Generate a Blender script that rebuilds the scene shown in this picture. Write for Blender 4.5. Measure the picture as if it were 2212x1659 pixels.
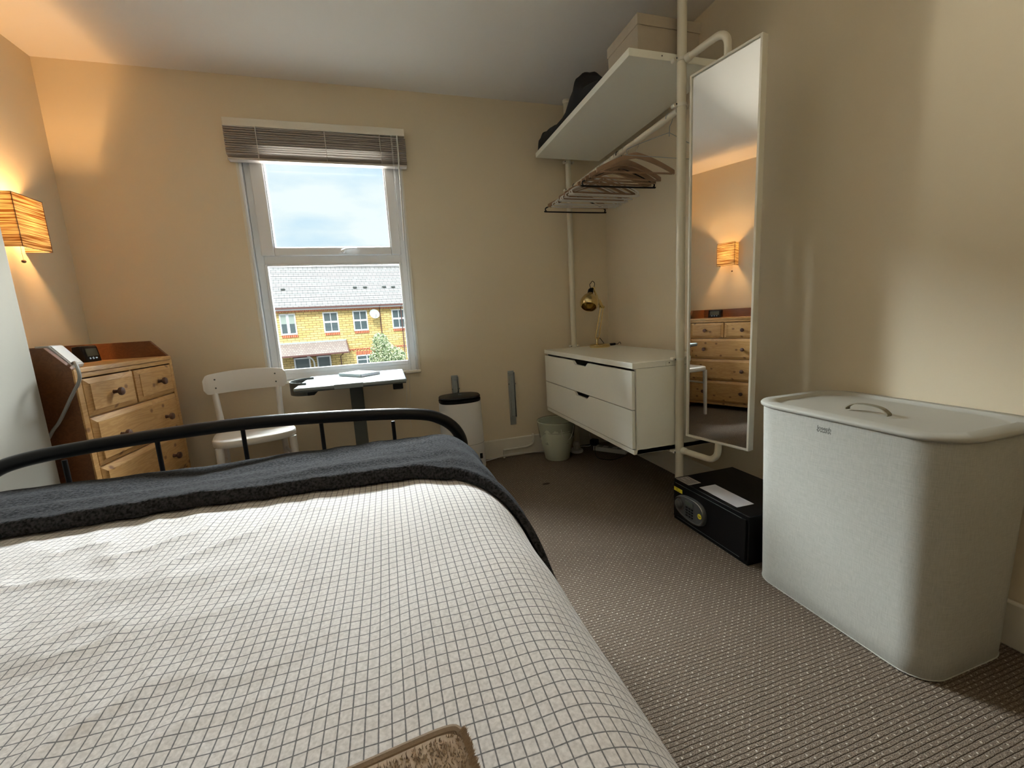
import bpy, bmesh, math, random
from mathutils import Vector, Matrix, noise
random.seed(7)
PI = math.pi
for o in list(bpy.data.objects): bpy.data.objects.remove(o, do_unlink=True)
COL = bpy.context.scene.collection
SC = bpy.context.scene

# ------------------------------------------------------------------ camera, sky, sun, exposure
def set_camera():
    f, yaw, p, r, zc = 907.0858, .2842, -.1566, -.0567, .9861
    cy, sy = math.cos(yaw), math.sin(yaw)
    fwd = Vector((sy*math.cos(p), cy*math.cos(p), math.sin(p)))
    rt = Vector((cy, -sy, 0)); up = rt.cross(fwd)
    c, s = math.cos(r), math.sin(r)
    R_ = rt*c + up*s; U_ = up*c - rt*s
    cam = bpy.data.cameras.new('camera'); o = bpy.data.objects.new('camera', cam); COL.objects.link(o)
    cam.sensor_fit = 'HORIZONTAL'; cam.sensor_width = 36; cam.lens = f/2212*36
    cam.clip_start = .02; cam.clip_end = 400
    B_ = -fwd
    o.matrix_world = Matrix(((R_.x, U_.x, B_.x, 0), (R_.y, U_.y, B_.y, 0), (R_.z, U_.z, B_.z, zc), (0, 0, 0, 1)))
    SC.camera = o
set_camera()
SC.view_settings.view_transform = 'Standard'; SC.view_settings.look = 'None'
SC.view_settings.gamma = 1; SC.view_settings.use_curve_mapping = False
SC.view_settings.exposure = 0.13

D, RW, LW, H = 2.8218, 1.5973, -1.5189, 2.3696
YF = -.75          # wall behind the camera

SKY_LOW, SKY_HIGH = 1.0, 4.5
def make_world():
    w = bpy.data.worlds.new('World'); SC.world = w; w.use_nodes = True
    n = w.node_tree.nodes; l = w.node_tree.links; n.clear()
    out = n.new('ShaderNodeOutputWorld'); bg = n.new('ShaderNodeBackground')
    tc = n.new('ShaderNodeTexCoord'); mp = n.new('ShaderNodeMapping'); mp.inputs['Scale'].default_value = (1, 1, 2.6)
    ns = n.new('ShaderNodeTexNoise'); ns.inputs['Scale'].default_value = 4.2; ns.inputs['Detail'].default_value = 5; ns.inputs['Roughness'].default_value = .5
    cr = n.new('ShaderNodeValToRGB')
    cr.color_ramp.elements[0].position = .36; cr.color_ramp.elements[0].color = (.66, .85, .97, 1)
    cr.color_ramp.elements[1].position = .56; cr.color_ramp.elements[1].color = (.92, 1.0, 1.0, 1)
    sx = n.new('ShaderNodeSeparateXYZ'); mr = n.new('ShaderNodeMapRange')
    mr.inputs['From Min'].default_value = .36; mr.inputs['From Max'].default_value = .56
    mr.inputs['To Min'].default_value = SKY_LOW; mr.inputs['To Max'].default_value = SKY_HIGH
    l.new(tc.outputs['Generated'], mp.inputs[0]); l.new(mp.outputs[0], ns.inputs[0]); l.new(ns.outputs[0], cr.inputs[0])
    l.new(tc.outputs['Generated'], sx.inputs[0]); l.new(sx.outputs['Z'], mr.inputs['Value'])
    l.new(cr.outputs[0], bg.inputs[0]); l.new(mr.outputs[0], bg.inputs[1]); l.new(bg.outputs[0], out.inputs[0])
make_world()

def add_light(name, kind, energy, loc, rot=(0, 0, 0), color=(1, 1, 1), **kw):
    d = bpy.data.lights.new(name, kind); d.energy = energy; d.color = color
    for k, v in kw.items(): setattr(d, k, v)
    o = bpy.data.objects.new(name, d); COL.objects.link(o); o.location = loc; o.rotation_euler = rot
    return o
# weak sun through thin cloud, high behind our house, onto the fronts across the street
add_light('sun', 'SUN', 2.6, (0, -5, 20), (math.radians(48), 0, math.radians(-12)), (1, .95, .86), angle=math.radians(8))
# added area light above the view, boosting the daylight through the window
add_light('daylight_boost', 'AREA', 8800, (-.25, D+1.9, 3.75), (math.radians(-50), 0, 0), (.92, .97, 1), shape='RECTANGLE', size=7.0, size_y=2.0)

# added fill panel hidden below the view, standing in for light off the street
add_light('street_fill', 'AREA', 11500, (-.25, D+9.6, -2.1), (math.radians(-108), 0, 0), (1, .93, .82), shape='RECTANGLE', size=16.0, size_y=3.2)
po = add_light('window_portal', 'AREA', 1, (-.25, D+.12, 1.38), (math.radians(-90), 0, 0), shape='RECTANGLE', size=.86, size_y=1.40)
po.data.cycles.is_portal = True

# ------------------------------------------------------------------ materials
def mat(name, col, rough=.5, metal=0, spec=.5, bump=None, var=None, sheen=0, trans=0, coat=0):
    m = bpy.data.materials.new(name); m.use_nodes = True
    n = m.node_tree.nodes; l = m.node_tree.links; b = n['Principled BSDF']
    b.inputs['Base Color'].default_value = (*col, 1); b.inputs['Roughness'].default_value = rough
    b.inputs['Metallic'].default_value = metal; b.inputs['Specular IOR Level'].default_value = spec
    b.inputs['Sheen Weight'].default_value = sheen; b.inputs['Coat Weight'].default_value = coat
    tc = n.new('ShaderNodeTexCoord')
    if var:                       # (scale, amount)
        ns = n.new('ShaderNodeTexNoise'); ns.inputs['Scale'].default_value = var[0]; ns.inputs['Detail'].default_value = 4
        l.new(tc.outputs['Object'], ns.inputs[0])
        mx = n.new('ShaderNodeMix'); mx.data_type = 'RGBA'; a = var[1]
        mx.inputs['A'].default_value = (*[c*(1-a) for c in col], 1); mx.inputs['B'].default_value = (*[min(1, c*(1+a)) for c in col], 1)
        l.new(ns.outputs[0], mx.inputs['Factor']); l.new(mx.outputs['Result'], b.inputs['Base Color'])
    if bump:                      # (scale, strength, distance)
        nb = n.new('ShaderNodeTexNoise'); nb.inputs['Scale'].default_value = bump[0]; nb.inputs['Detail'].default_value = 3
        bp = n.new('ShaderNodeBump'); bp.inputs['Strength'].default_value = bump[1]; bp.inputs['Distance'].default_value = bump[2]
        l.new(tc.outputs['Object'], nb.inputs[0]); l.new(nb.outputs[0], bp.inputs['Height']); l.new(bp.outputs[0], b.inputs['Normal'])
    return m
def nd(m, t, **kw):
    x = m.node_tree.nodes.new(t)
    for k, v in kw.items(): setattr(x, k, v)
    return x
def math_node(m, op, a, b=None, c=None):
    x = nd(m, 'ShaderNodeMath', operation=op)
    for i, v in enumerate((a, b, c)):
        if v is None: continue
        if isinstance(v, (int, float)): x.inputs[i].default_value = v
        else: m.node_tree.links.new(v, x.inputs[i])
    return x.outputs[0]

M = {}
M['wall'] = mat('wall_paint', (.76, .66, .49), .75, bump=(90, .12, .002), var=(1.2, .02))
M['ceiling'] = mat('ceiling_paint', (.80, .76, .70), .8, bump=(40, .1, .002))
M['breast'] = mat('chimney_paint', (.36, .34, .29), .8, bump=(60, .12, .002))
M['trim'] = mat('gloss_trim', (.76, .72, .62), .4)
M['upvc'] = mat('white_upvc', (.80, .81, .83), .3)
M['white'] = mat('white_lacquer', (.74, .71, .61), .28)
M['cabinet'] = mat('white_foil', (.86, .86, .77), .22)
M['pole'] = mat('cream_metal', (.72, .67, .54), .35)
M['black'] = mat('black_metal', (.006, .006, .007), .34, spec=.25)
M['blackp'] = mat('black_plastic', (.007, .007, .008), .42, spec=.25)
M['chair'] = mat('chair_paint', (.74, .71, .67), .35)
M['whitep'] = mat('white_plastic', (.75, .74, .72), .4)
M['greyp'] = mat('grey_plastic', (.30, .30, .29), .5)
M['dgrey'] = mat('dark_grey_metal', (.075, .085, .08), .45)
M['steel'] = mat('zinc_steel', (.36, .40, .42), .38, metal=.7, bump=(60, .2, .002))
M['chrome'] = mat('bright_metal', (.7, .7, .7), .2, metal=1)
M['brass'] = mat('brass', (.62, .49, .24), .16, metal=1)
M['desk'] = mat('desk_white', (.27, .32, .335), .35)
M['paper'] = mat('white_paper', (.72, .73, .80), .7)
M['kraft'] = mat('greige_card', (.40, .34, .26), .85, var=(30, .06))
M['knob'] = mat('dark_knob', (.10, .045, .028), .45, var=(60, .3))
M['blackcloth'] = mat('black_cloth', (.008, .008, .010), .95, bump=(40, .3, .004))
M['whitecloth'] = mat('white_cloth', (.62, .58, .50), .9, bump=(30, .3, .004))
M['mirror'] = mat('mirror_glass', (.93, .94, .93), .0, metal=1)
M['yellow'] = mat('yellow_label', (.80, .68, .04), .5)
M['ink'] = mat('black_ink', (.02, .02, .02), .6)
M['sticker'] = mat('grey_sticker', (.36, .33, .30), .6)
M['hwood'] = mat('beech_wood', (.32, .20, .125), .5, var=(14, .25))
M['slat'] = mat('blind_slat', (.55, .50, .46), .45)
M['greenwhite'] = mat('pale_green_plastic', (.60, .64, .52), .45)
M['lcd'] = mat('lcd_grey', (.09, .11, .09), .3)
M['safegrey'] = mat('safe_grey', (.10, .105, .105), .35, metal=.3)
M['handle_strap'] = mat('olive_strap', (.22, .20, .14), .6)
M['logo'] = mat('logo_grey', (.10, .10, .085), .7)
M['door_dark'] = mat('dark_opening', (.01, .009, .008), .9)

def make_glass():
    m = bpy.data.materials.new('window_glass'); m.use_nodes = True
    n = m.node_tree.nodes; l = m.node_tree.links; n.clear()
    out = n.new('ShaderNodeOutputMaterial'); tr = n.new('ShaderNodeBsdfTransparent'); gl = n.new('ShaderNodeBsdfGlossy')
    tr.inputs[0].default_value = (.95, .97, .97, 1)
    gl.inputs['Roughness'].default_value = .02; fr = n.new('ShaderNodeFresnel'); fr.inputs[0].default_value = 1.3
    mx = n.new('ShaderNodeMixShader'); l.new(fr.outputs[0], mx.inputs[0]); l.new(tr.outputs[0], mx.inputs[1]); l.new(gl.outputs[0], mx.inputs[2]); l.new(mx.outputs[0], out.inputs[0])
    return m
M['glass'] = make_glass()

def make_bag():
    m = mat('bin_liner', (.55, .60, .45), .35)
    b = m.node_tree.nodes['Principled BSDF']; b.inputs['Alpha'].default_value = .28
    return m
M['liner'] = make_bag()

def make_pine(name, a, b_, knots=.5):
    m = mat(name, a, .38); n = m.node_tree.nodes; l = m.node_tree.links; b = n['Principled BSDF']
    tc = n.new('ShaderNodeTexCoord'); mp = n.new('ShaderNodeMapping'); mp.inputs['Scale'].default_value = (1.6, 9, 13)
    l.new(tc.outputs['Object'], mp.inputs[0])
    ns = n.new('ShaderNodeTexNoise'); ns.inputs['Scale'].default_value = 2.2; ns.inputs['Detail'].default_value = 3; ns.inputs['Distortion'].default_value = .6
    l.new(mp.outputs[0], ns.inputs[0])
    s = math_node(m, 'MULTIPLY', ns.outputs[0], 46); s = math_node(m, 'SINE', s); s = math_node(m, 'MULTIPLY_ADD', s, .35, .5)
    mx = n.new('ShaderNodeMix'); mx.data_type = 'RGBA'; mx.inputs['A'].default_value = (*a, 1); mx.inputs['B'].default_value = (*b_, 1)
    l.new(s, mx.inputs['Factor'])
    vo = n.new('ShaderNodeTexVoronoi'); vo.inputs['Scale'].default_value = 6.5; vo.inputs['Randomness'].default_value = 1
    vo.voronoi_dimensions = '2D'; sxk = n.new('ShaderNodeSeparateXYZ'); cbk = n.new('ShaderNodeCombineXYZ'); l.new(tc.outputs['Object'], sxk.inputs[0]); l.new(math_node(m, 'ADD', sxk.outputs['X'], sxk.outputs['Y']), cbk.inputs[0]); l.new(math_node(m, 'MULTIPLY', sxk.outputs['Z'], 1.25), cbk.inputs[1]); l.new(cbk.outputs[0], vo.inputs[0])
    k = n.new('ShaderNodeMapRange'); k.inputs['From Min'].default_value = .04; k.inputs['From Max'].default_value = .10; k.inputs['To Min'].default_value = knots; k.inputs['To Max'].default_value = 0
    l.new(vo.outputs['Distance'], k.inputs['Value'])
    mx2 = n.new('ShaderNodeMix'); mx2.data_type = 'RGBA'; l.new(k.outputs[0], mx2.inputs['Factor']); l.new(mx.outputs['Result'], mx2.inputs['A']); mx2.inputs['B'].default_value = (.16, .06, .02, 1)
    l.new(mx2.outputs['Result'], b.inputs['Base Color'])
    return m
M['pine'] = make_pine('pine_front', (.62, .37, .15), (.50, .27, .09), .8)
M['pine_dark'] = make_pine('pine_aged_shaded', (.19, .078, .032), (.14, .055, .022), .5)  # aged varnish red, darkened further: the panels' shade is in the colour

def make_carpet():
    m = mat('ribbed_carpet', (.10, .07, .05), .95, spec=.1); n = m.node_tree.nodes; l = m.node_tree.links; b = n['Principled BSDF']
    tc = n.new('ShaderNodeTexCoord')
    wob = n.new('ShaderNodeTexNoise'); wob.inputs['Scale'].default_value = 26; l.new(tc.outputs['Object'], wob.inputs[0])
    sx = n.new('ShaderNodeSeparateXYZ'); l.new(tc.outputs['Object'], sx.inputs[0])
    X = math_node(m, 'MULTIPLY_ADD', wob.outputs[0], .006, sx.outputs['X']); Y = math_node(m, 'MULTIPLY_ADD', wob.outputs[0], .005, sx.outputs['Y'])
    row = math_node(m, 'DIVIDE', Y, .0105); ri = math_node(m, 'FLOOR', row); rf = math_node(m, 'FRACT', row)
    par = math_node(m, 'MODULO', ri, 2.0); par = math_node(m, 'ABSOLUTE', par)
    xs = math_node(m, 'DIVIDE', X, .0235); xs = math_node(m, 'MULTIPLY_ADD', par, .5, xs); xf = math_node(m, 'FRACT', xs)
    dx = math_node(m, 'SUBTRACT', xf, .5); dx = math_node(m, 'MULTIPLY', dx, 2.24); dy = math_node(m, 'SUBTRACT', rf, .5)
    d = math_node(m, 'ADD', math_node(m, 'MULTIPLY', dx, dx), math_node(m, 'MULTIPLY', dy, dy)); d = math_node(m, 'SQRT', d)
    sp = n.new('ShaderNodeMapRange'); sp.inputs['From Min'].default_value = .10; sp.inputs['From Max'].default_value = .30; sp.inputs['To Min'].default_value = 1; sp.inputs['To Max'].default_value = 0
    l.new(d, sp.inputs['Value'])
    fine = n.new('ShaderNodeTexNoise'); fine.inputs['Scale'].default_value = 420; fine.inputs['Detail'].default_value = 2; l.new(tc.outputs['Object'], fine.inputs[0])
    ramp = n.new('ShaderNodeValToRGB'); ramp.color_ramp.elements[0].position = .35; ramp.color_ramp.elements[0].color = (.070, .054, .041, 1)
    ramp.color_ramp.elements[1].position = .68; ramp.color_ramp.elements[1].color = (.29, .225, .170, 1); l.new(fine.outputs[0], ramp.inputs[0])
    big = n.new('ShaderNodeTexNoise'); big.inputs['Scale'].default_value = 60; l.new(tc.outputs['Object'], big.inputs[0])
    cell = n.new('ShaderNodeCombineXYZ'); l.new(math_node(m, 'FLOOR', xs), cell.inputs[0]); l.new(ri, cell.inputs[1])
    wn = n.new('ShaderNodeTexWhiteNoise'); wn.noise_dimensions = '2D'; l.new(cell.outputs[0], wn.inputs[0])
    amt = math_node(m, 'MULTIPLY', sp.outputs[0], math_node(m, 'MULTIPLY', math_node(m, 'MULTIPLY_ADD', big.outputs[0], 1.3, -.1), math_node(m, 'MULTIPLY_ADD', wn.outputs['Value'], 1.2, .1))); amt = math_node(m, 'MINIMUM', math_node(m, 'MAXIMUM', amt, 0), .9)
    mx = n.new('ShaderNodeMix'); mx.data_type = 'RGBA'; l.new(amt, mx.inputs['Factor']); l.new(ramp.outputs[0], mx.inputs['A']); mx.inputs['B'].default_value = (.66, .59, .50, 1)
    # darker colour along the groove between ribs, shape from bump
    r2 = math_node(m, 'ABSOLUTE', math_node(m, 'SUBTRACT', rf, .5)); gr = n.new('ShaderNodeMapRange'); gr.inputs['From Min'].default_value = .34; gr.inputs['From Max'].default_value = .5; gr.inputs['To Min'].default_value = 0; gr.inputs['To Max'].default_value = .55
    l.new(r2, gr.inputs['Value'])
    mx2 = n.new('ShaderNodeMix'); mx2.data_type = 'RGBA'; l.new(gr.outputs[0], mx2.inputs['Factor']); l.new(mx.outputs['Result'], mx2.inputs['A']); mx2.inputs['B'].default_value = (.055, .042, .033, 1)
    # worn dark mark
    mk = math_node(m, 'ADD', math_node(m, 'POWER', math_node(m, 'MULTIPLY', math_node(m, 'SUBTRACT', sx.outputs['X'], .828), 38), 2.0), math_node(m, 'POWER', math_node(m, 'MULTIPLY', math_node(m, 'SUBTRACT', sx.outputs['Y'], 2.23), 70), 2.0))
    mkr = n.new('ShaderNodeMapRange'); mkr.inputs['From Min'].default_value = .5; mkr.inputs['From Max'].default_value = 1.1; mkr.inputs['To Min'].default_value = .85; mkr.inputs['To Max'].default_value = 0; l.new(mk, mkr.inputs['Value'])
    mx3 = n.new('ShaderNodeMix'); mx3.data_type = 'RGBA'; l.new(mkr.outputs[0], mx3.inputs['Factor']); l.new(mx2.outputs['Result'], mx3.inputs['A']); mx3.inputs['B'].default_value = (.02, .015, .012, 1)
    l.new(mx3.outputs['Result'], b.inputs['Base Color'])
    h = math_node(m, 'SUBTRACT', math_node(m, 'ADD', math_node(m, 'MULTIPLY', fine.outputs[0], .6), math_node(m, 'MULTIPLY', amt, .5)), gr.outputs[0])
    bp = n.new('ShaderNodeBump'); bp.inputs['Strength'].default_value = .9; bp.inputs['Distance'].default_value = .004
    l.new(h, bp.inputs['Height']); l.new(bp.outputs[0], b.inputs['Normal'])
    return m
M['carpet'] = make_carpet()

def make_duvet():
    m = mat('grid_cotton', (.62, .58, .56), .85, sheen=.15); n = m.node_tree.nodes; l = m.node_tree.links; b = n['Principled BSDF']
    uv = n.new('ShaderNodeUVMap'); uv.uv_map = 'UVMap'; sx = n.new('ShaderNodeSeparateXYZ'); l.new(uv.outputs[0], sx.inputs[0])
    tc = n.new('ShaderNodeTexCoord'); th = n.new('ShaderNodeTexNoise'); th.inputs['Scale'].default_value = 300; l.new(tc.outputs['Object'], th.inputs[0])
    outs = []
    for ax, p in (('X', .0134), ('Y', .0163)):
        q = math_node(m, 'FRACT', math_node(m, 'DIVIDE', sx.outputs[ax], p)); q = math_node(m, 'ABSOLUTE', math_node(m, 'SUBTRACT', q, .5))
        q = math_node(m, 'SUBTRACT', .5, q); q = math_node(m, 'MULTIPLY', q, p)
        r = n.new('ShaderNodeMapRange'); r.inputs['From Min'].default_value = .0005; r.inputs['From Max'].default_value = .00095; r.inputs['To Min'].default_value = .88; r.inputs['To Max'].default_value = 0
        l.new(q, r.inputs['Value']); outs.append(r.outputs[0])
    f = math_node(m, 'MAXIMUM', outs[0], outs[1]); f = math_node(m, 'MULTIPLY', f, math_node(m, 'MULTIPLY_ADD', th.outputs[0], .4, .75)); f = math_node(m, 'MINIMUM', f, .95)
    va = n.new('ShaderNodeTexNoise'); va.inputs['Scale'].default_value = 240; va.inputs['Detail'].default_value = 3; l.new(tc.outputs['Object'], va.inputs[0])
    cr = n.new('ShaderNodeValToRGB'); cr.color_ramp.elements[0].position = .3; cr.color_ramp.elements[0].color = (.53, .495, .47, 1); cr.color_ramp.elements[1].position = .7; cr.color_ramp.elements[1].color = (.72, .68, .65, 1)
    l.new(va.outputs[0], cr.inputs[0])
    mx = n.new('ShaderNodeMix'); mx.data_type = 'RGBA'; l.new(f, mx.inputs['Factor']); l.new(cr.outputs[0], mx.inputs['A']); mx.inputs['B'].default_value = (.045, .045, .055, 1)
    l.new(mx.outputs['Result'], b.inputs['Base Color'])
    n1 = n.new('ShaderNodeTexNoise'); n1.inputs['Scale'].default_value = 22; n1.inputs['Detail'].default_value = 4; n1.inputs['Distortion'].default_value = 1.2; l.new(tc.outputs['Object'], n1.inputs[0])
    bp = n.new('ShaderNodeBump'); bp.inputs['Strength'].default_value = .35; bp.inputs['Distance'].default_value = .006; l.new(n1.outputs[0], bp.inputs['Height'])
    bp2 = n.new('ShaderNodeBump'); bp2.inputs['Strength'].default_value = .3; bp2.inputs['Distance'].default_value = .001; l.new(va.outputs[0], bp2.inputs['Height']); l.new(bp.outputs[0], bp2.inputs['Normal'])
    l.new(bp2.outputs[0], b.inputs['Normal'])
    return m
M['duvet'] = make_duvet()

def make_fleece():
    m = mat('charcoal_fleece', (.075, .075, .08), 1.0, spec=.05, sheen=.06); n = m.node_tree.nodes; l = m.node_tree.links; b = n['Principled BSDF']
    b.inputs['Sheen Roughness'].default_value = .45; b.inputs['Sheen Tint'].default_value = (.75, .8, .85, 1)
    tc = n.new('ShaderNodeTexCoord'); a = n.new('ShaderNodeTexNoise'); a.inputs['Scale'].default_value = 170; a.inputs['Detail'].default_value = 3; l.new(tc.outputs['Object'], a.inputs[0])
    cr = n.new('ShaderNodeValToRGB'); cr.color_ramp.elements[0].position = .34; cr.color_ramp.elements[0].color = (.012, .0115, .0118, 1); cr.color_ramp.elements[1].position = .66; cr.color_ramp.elements[1].color = (.046, .045, .047, 1)
    l.new(a.outputs[0], cr.inputs[0]); l.new(cr.outputs[0], b.inputs['Base Color'])
    bp = n.new('ShaderNodeBump'); bp.inputs['Strength'].default_value = .8; bp.inputs['Distance'].default_value = .004; l.new(a.outputs[0], bp.inputs['Height']); l.new(bp.outputs[0], b.inputs['Normal'])
    return m
M['fleece'] = make_fleece()
M['towel'] = mat('brown_terry', (.36, .26, .175), .95, var=(200, .3), sheen=.2)
M['towelhem'] = mat('brown_hem', (.27, .20, .14), .9, bump=(400, .4, .001))

def make_linen():
    m = mat('grey_linen', (.44, .44, .39), .85); n = m.node_tree.nodes; l = m.node_tree.links; b = n['Principled BSDF']
    tc = n.new('ShaderNodeTexCoord'); res = []
    for sc in ((40, 40, 1400), (1100, 1100, 40)):
        mp = n.new('ShaderNodeMapping'); mp.inputs['Scale'].default_value = sc; l.new(tc.outputs['Object'], mp.inputs[0])
        a = n.new('ShaderNodeTexNoise'); a.inputs['Scale'].default_value = 1; a.inputs['Detail'].default_value = 2; l.new(mp.outputs[0], a.inputs[0]); res.append(a.outputs[0])
    s = math_node(m, 'MULTIPLY', math_node(m, 'ADD', res[0], res[1]), .5)
    cr = n.new('ShaderNodeValToRGB'); cr.color_ramp.elements[0].position = .35; cr.color_ramp.elements[0].color = (.40, .395, .35, 1); cr.color_ramp.elements[1].position = .65; cr.color_ramp.elements[1].color = (.54, .535, .48, 1)
    l.new(s, cr.inputs[0]); l.new(cr.outputs[0], b.inputs['Base Color'])
    bp = n.new('ShaderNodeBump'); bp.inputs['Strength'].default_value = .2; bp.inputs['Distance'].default_value = .001; bp.inputs['Strength'].default_value = .1; l.new(s, bp.inputs['Height']); l.new(bp.outputs[0], b.inputs['Normal'])
    return m
M['linen'] = make_linen()
M['lid'] = mat('grey_lid', (.42, .41, .36), .6, bump=(200, .1, .001))

def make_shade():
    m = bpy.data.materials.new('woven_rattan'); m.use_nodes = True; n = m.node_tree.nodes; l = m.node_tree.links; n.clear()
    out = n.new('ShaderNodeOutputMaterial'); tc = n.new('ShaderNodeTexCoord'); mp = n.new('ShaderNodeMapping'); mp.inputs['Scale'].default_value = (6, 6, 300)
    l.new(tc.outputs['Object'], mp.inputs[0]); ns = n.new('ShaderNodeTexNoise'); ns.inputs['Scale'].default_value = 1.0; ns.inputs['Detail'].default_value = 2; l.new(mp.outputs[0], ns.inputs[0])
    cr = n.new('ShaderNodeValToRGB'); cr.color_ramp.elements[0].position = .42; cr.color_ramp.elements[0].color = (.30, .18, .07, 1); cr.color_ramp.elements[1].position = .56; cr.color_ramp.elements[1].color = (.95, .88, .62, 1)
    l.new(ns.outputs[0], cr.inputs[0])
    df = n.new('ShaderNodeBsdfDiffuse'); tl = n.new('ShaderNodeBsdfTranslucent'); mx = n.new('ShaderNodeMixShader'); mx.inputs[0].default_value = .55
    l.new(cr.outputs[0], df.inputs[0]); l.new(cr.outputs[0], tl.inputs[0]); l.new(df.outputs[0], mx.inputs[1]); l.new(tl.outputs[0], mx.inputs[2]); l.new(mx.outputs[0], out.inputs[0])
    return m
M['shade'] = make_shade()
def emis(name, col, s):
    m = bpy.data.materials.new(name); m.use_nodes = True; n = m.node_tree.nodes; n.clear()
    o = n.new('ShaderNodeOutputMaterial'); e = n.new('ShaderNodeEmission'); e.inputs[0].default_value = (*col, 1); e.inputs[1].default_value = s
    m.node_tree.links.new(e.outputs[0], o.inputs[0]); return m
M['bulb'] = emis('lit_bulb', (1, .55, .2), 20)
M['screenmark'] = emis('display_marks', (.7, .8, .8), .6)

def brick_mat(name, c1, c2, mortar, sc, w=.23, hgt=.075, off=.5):
    m = mat(name, c1, .9); n = m.node_tree.nodes; l = m.node_tree.links; b = n['Principled BSDF']
    tc = n.new('ShaderNodeTexCoord'); sx = n.new('ShaderNodeSeparateXYZ'); l.new(tc.outputs['Object'], sx.inputs[0])
    cb = n.new('ShaderNodeCombineXYZ'); l.new(sx.outputs['X'], cb.inputs[0]); l.new(sx.outputs['Z'], cb.inputs[1])
    br = n.new('ShaderNodeTexBrick'); br.offset = off; br.inputs['Scale'].default_value = sc
    br.inputs['Color1'].default_value = (*c1, 1); br.inputs['Color2'].default_value = (*c2, 1); br.inputs['Mortar'].default_value = (*mortar, 1)
    br.inputs['Brick Width'].default_value = w; br.inputs['Row Height'].default_value = hgt; br.inputs['Mortar Size'].default_value = .011; br.inputs['Mortar Smooth'].default_value = .2
    l.new(cb.outputs[0], br.inputs[0]); l.new(br.outputs[0], b.inputs['Base Color']); return m
M['ybrick'] = brick_mat('yellow_brick', (.86, .66, .29), (.66, .46, .17), (.36, .25, .10), .5)
M['rbrick'] = brick_mat('red_soldier_brick', (.55, .13, .05), (.42, .09, .04), (.62, .40, .28), .7, .08, .5, 0)
M['tile'] = brick_mat('roof_tile', (.33, .315, .31), (.27, .255, .25), (.17, .16, .16), .5, .16, .14)
M['slate2'] = brick_mat('porch_tile', (.36, .29, .26), (.28, .22, .20), (.18, .14, .13), 1.0, .15, .1)
M['lead'] = mat('lead_flashing', (.42, .50, .54), .6, var=(3, .2))
M['gutter'] = mat('brown_gutter', (.14, .06, .05), .5)
M['extwhite'] = mat('exterior_white', (.82, .82, .84), .5)
M['extglass'] = mat('exterior_glass', (.09, .12, .13), .35, spec=.3)
M['blind_ext'] = mat('exterior_blind', (.40, .46, .42), .8)
M['render_pink'] = mat('red_panel', (.20, .05, .04), .7)
M['asphalt'] = mat('asphalt', (.10, .10, .10), .9, var=(3, .15))
def make_leaf():
    m = mat('variegated_leaf', (.3, .4, .2), .6); n = m.node_tree.nodes; l = m.node_tree.links; b = n['Principled BSDF']
    oi = n.new('ShaderNodeTexCoord'); ns = n.new('ShaderNodeTexNoise'); ns.inputs['Scale'].default_value = 7; l.new(oi.outputs['Object'], ns.inputs[0])
    cr = n.new('ShaderNodeValToRGB'); cr.color_ramp.elements[0].position = .42; cr.color_ramp.elements[0].color = (.10, .17, .07, 1); cr.color_ramp.elements[1].position = .58; cr.color_ramp.elements[1].color = (.75, .78, .50, 1)
    l.new(ns.outputs[0], cr.inputs[0]); l.new(cr.outputs[0], b.inputs['Base Color']); return m
M['leaf'] = make_leaf()
M['bark'] = mat('bark', (.12, .08, .05), .9)

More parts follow.
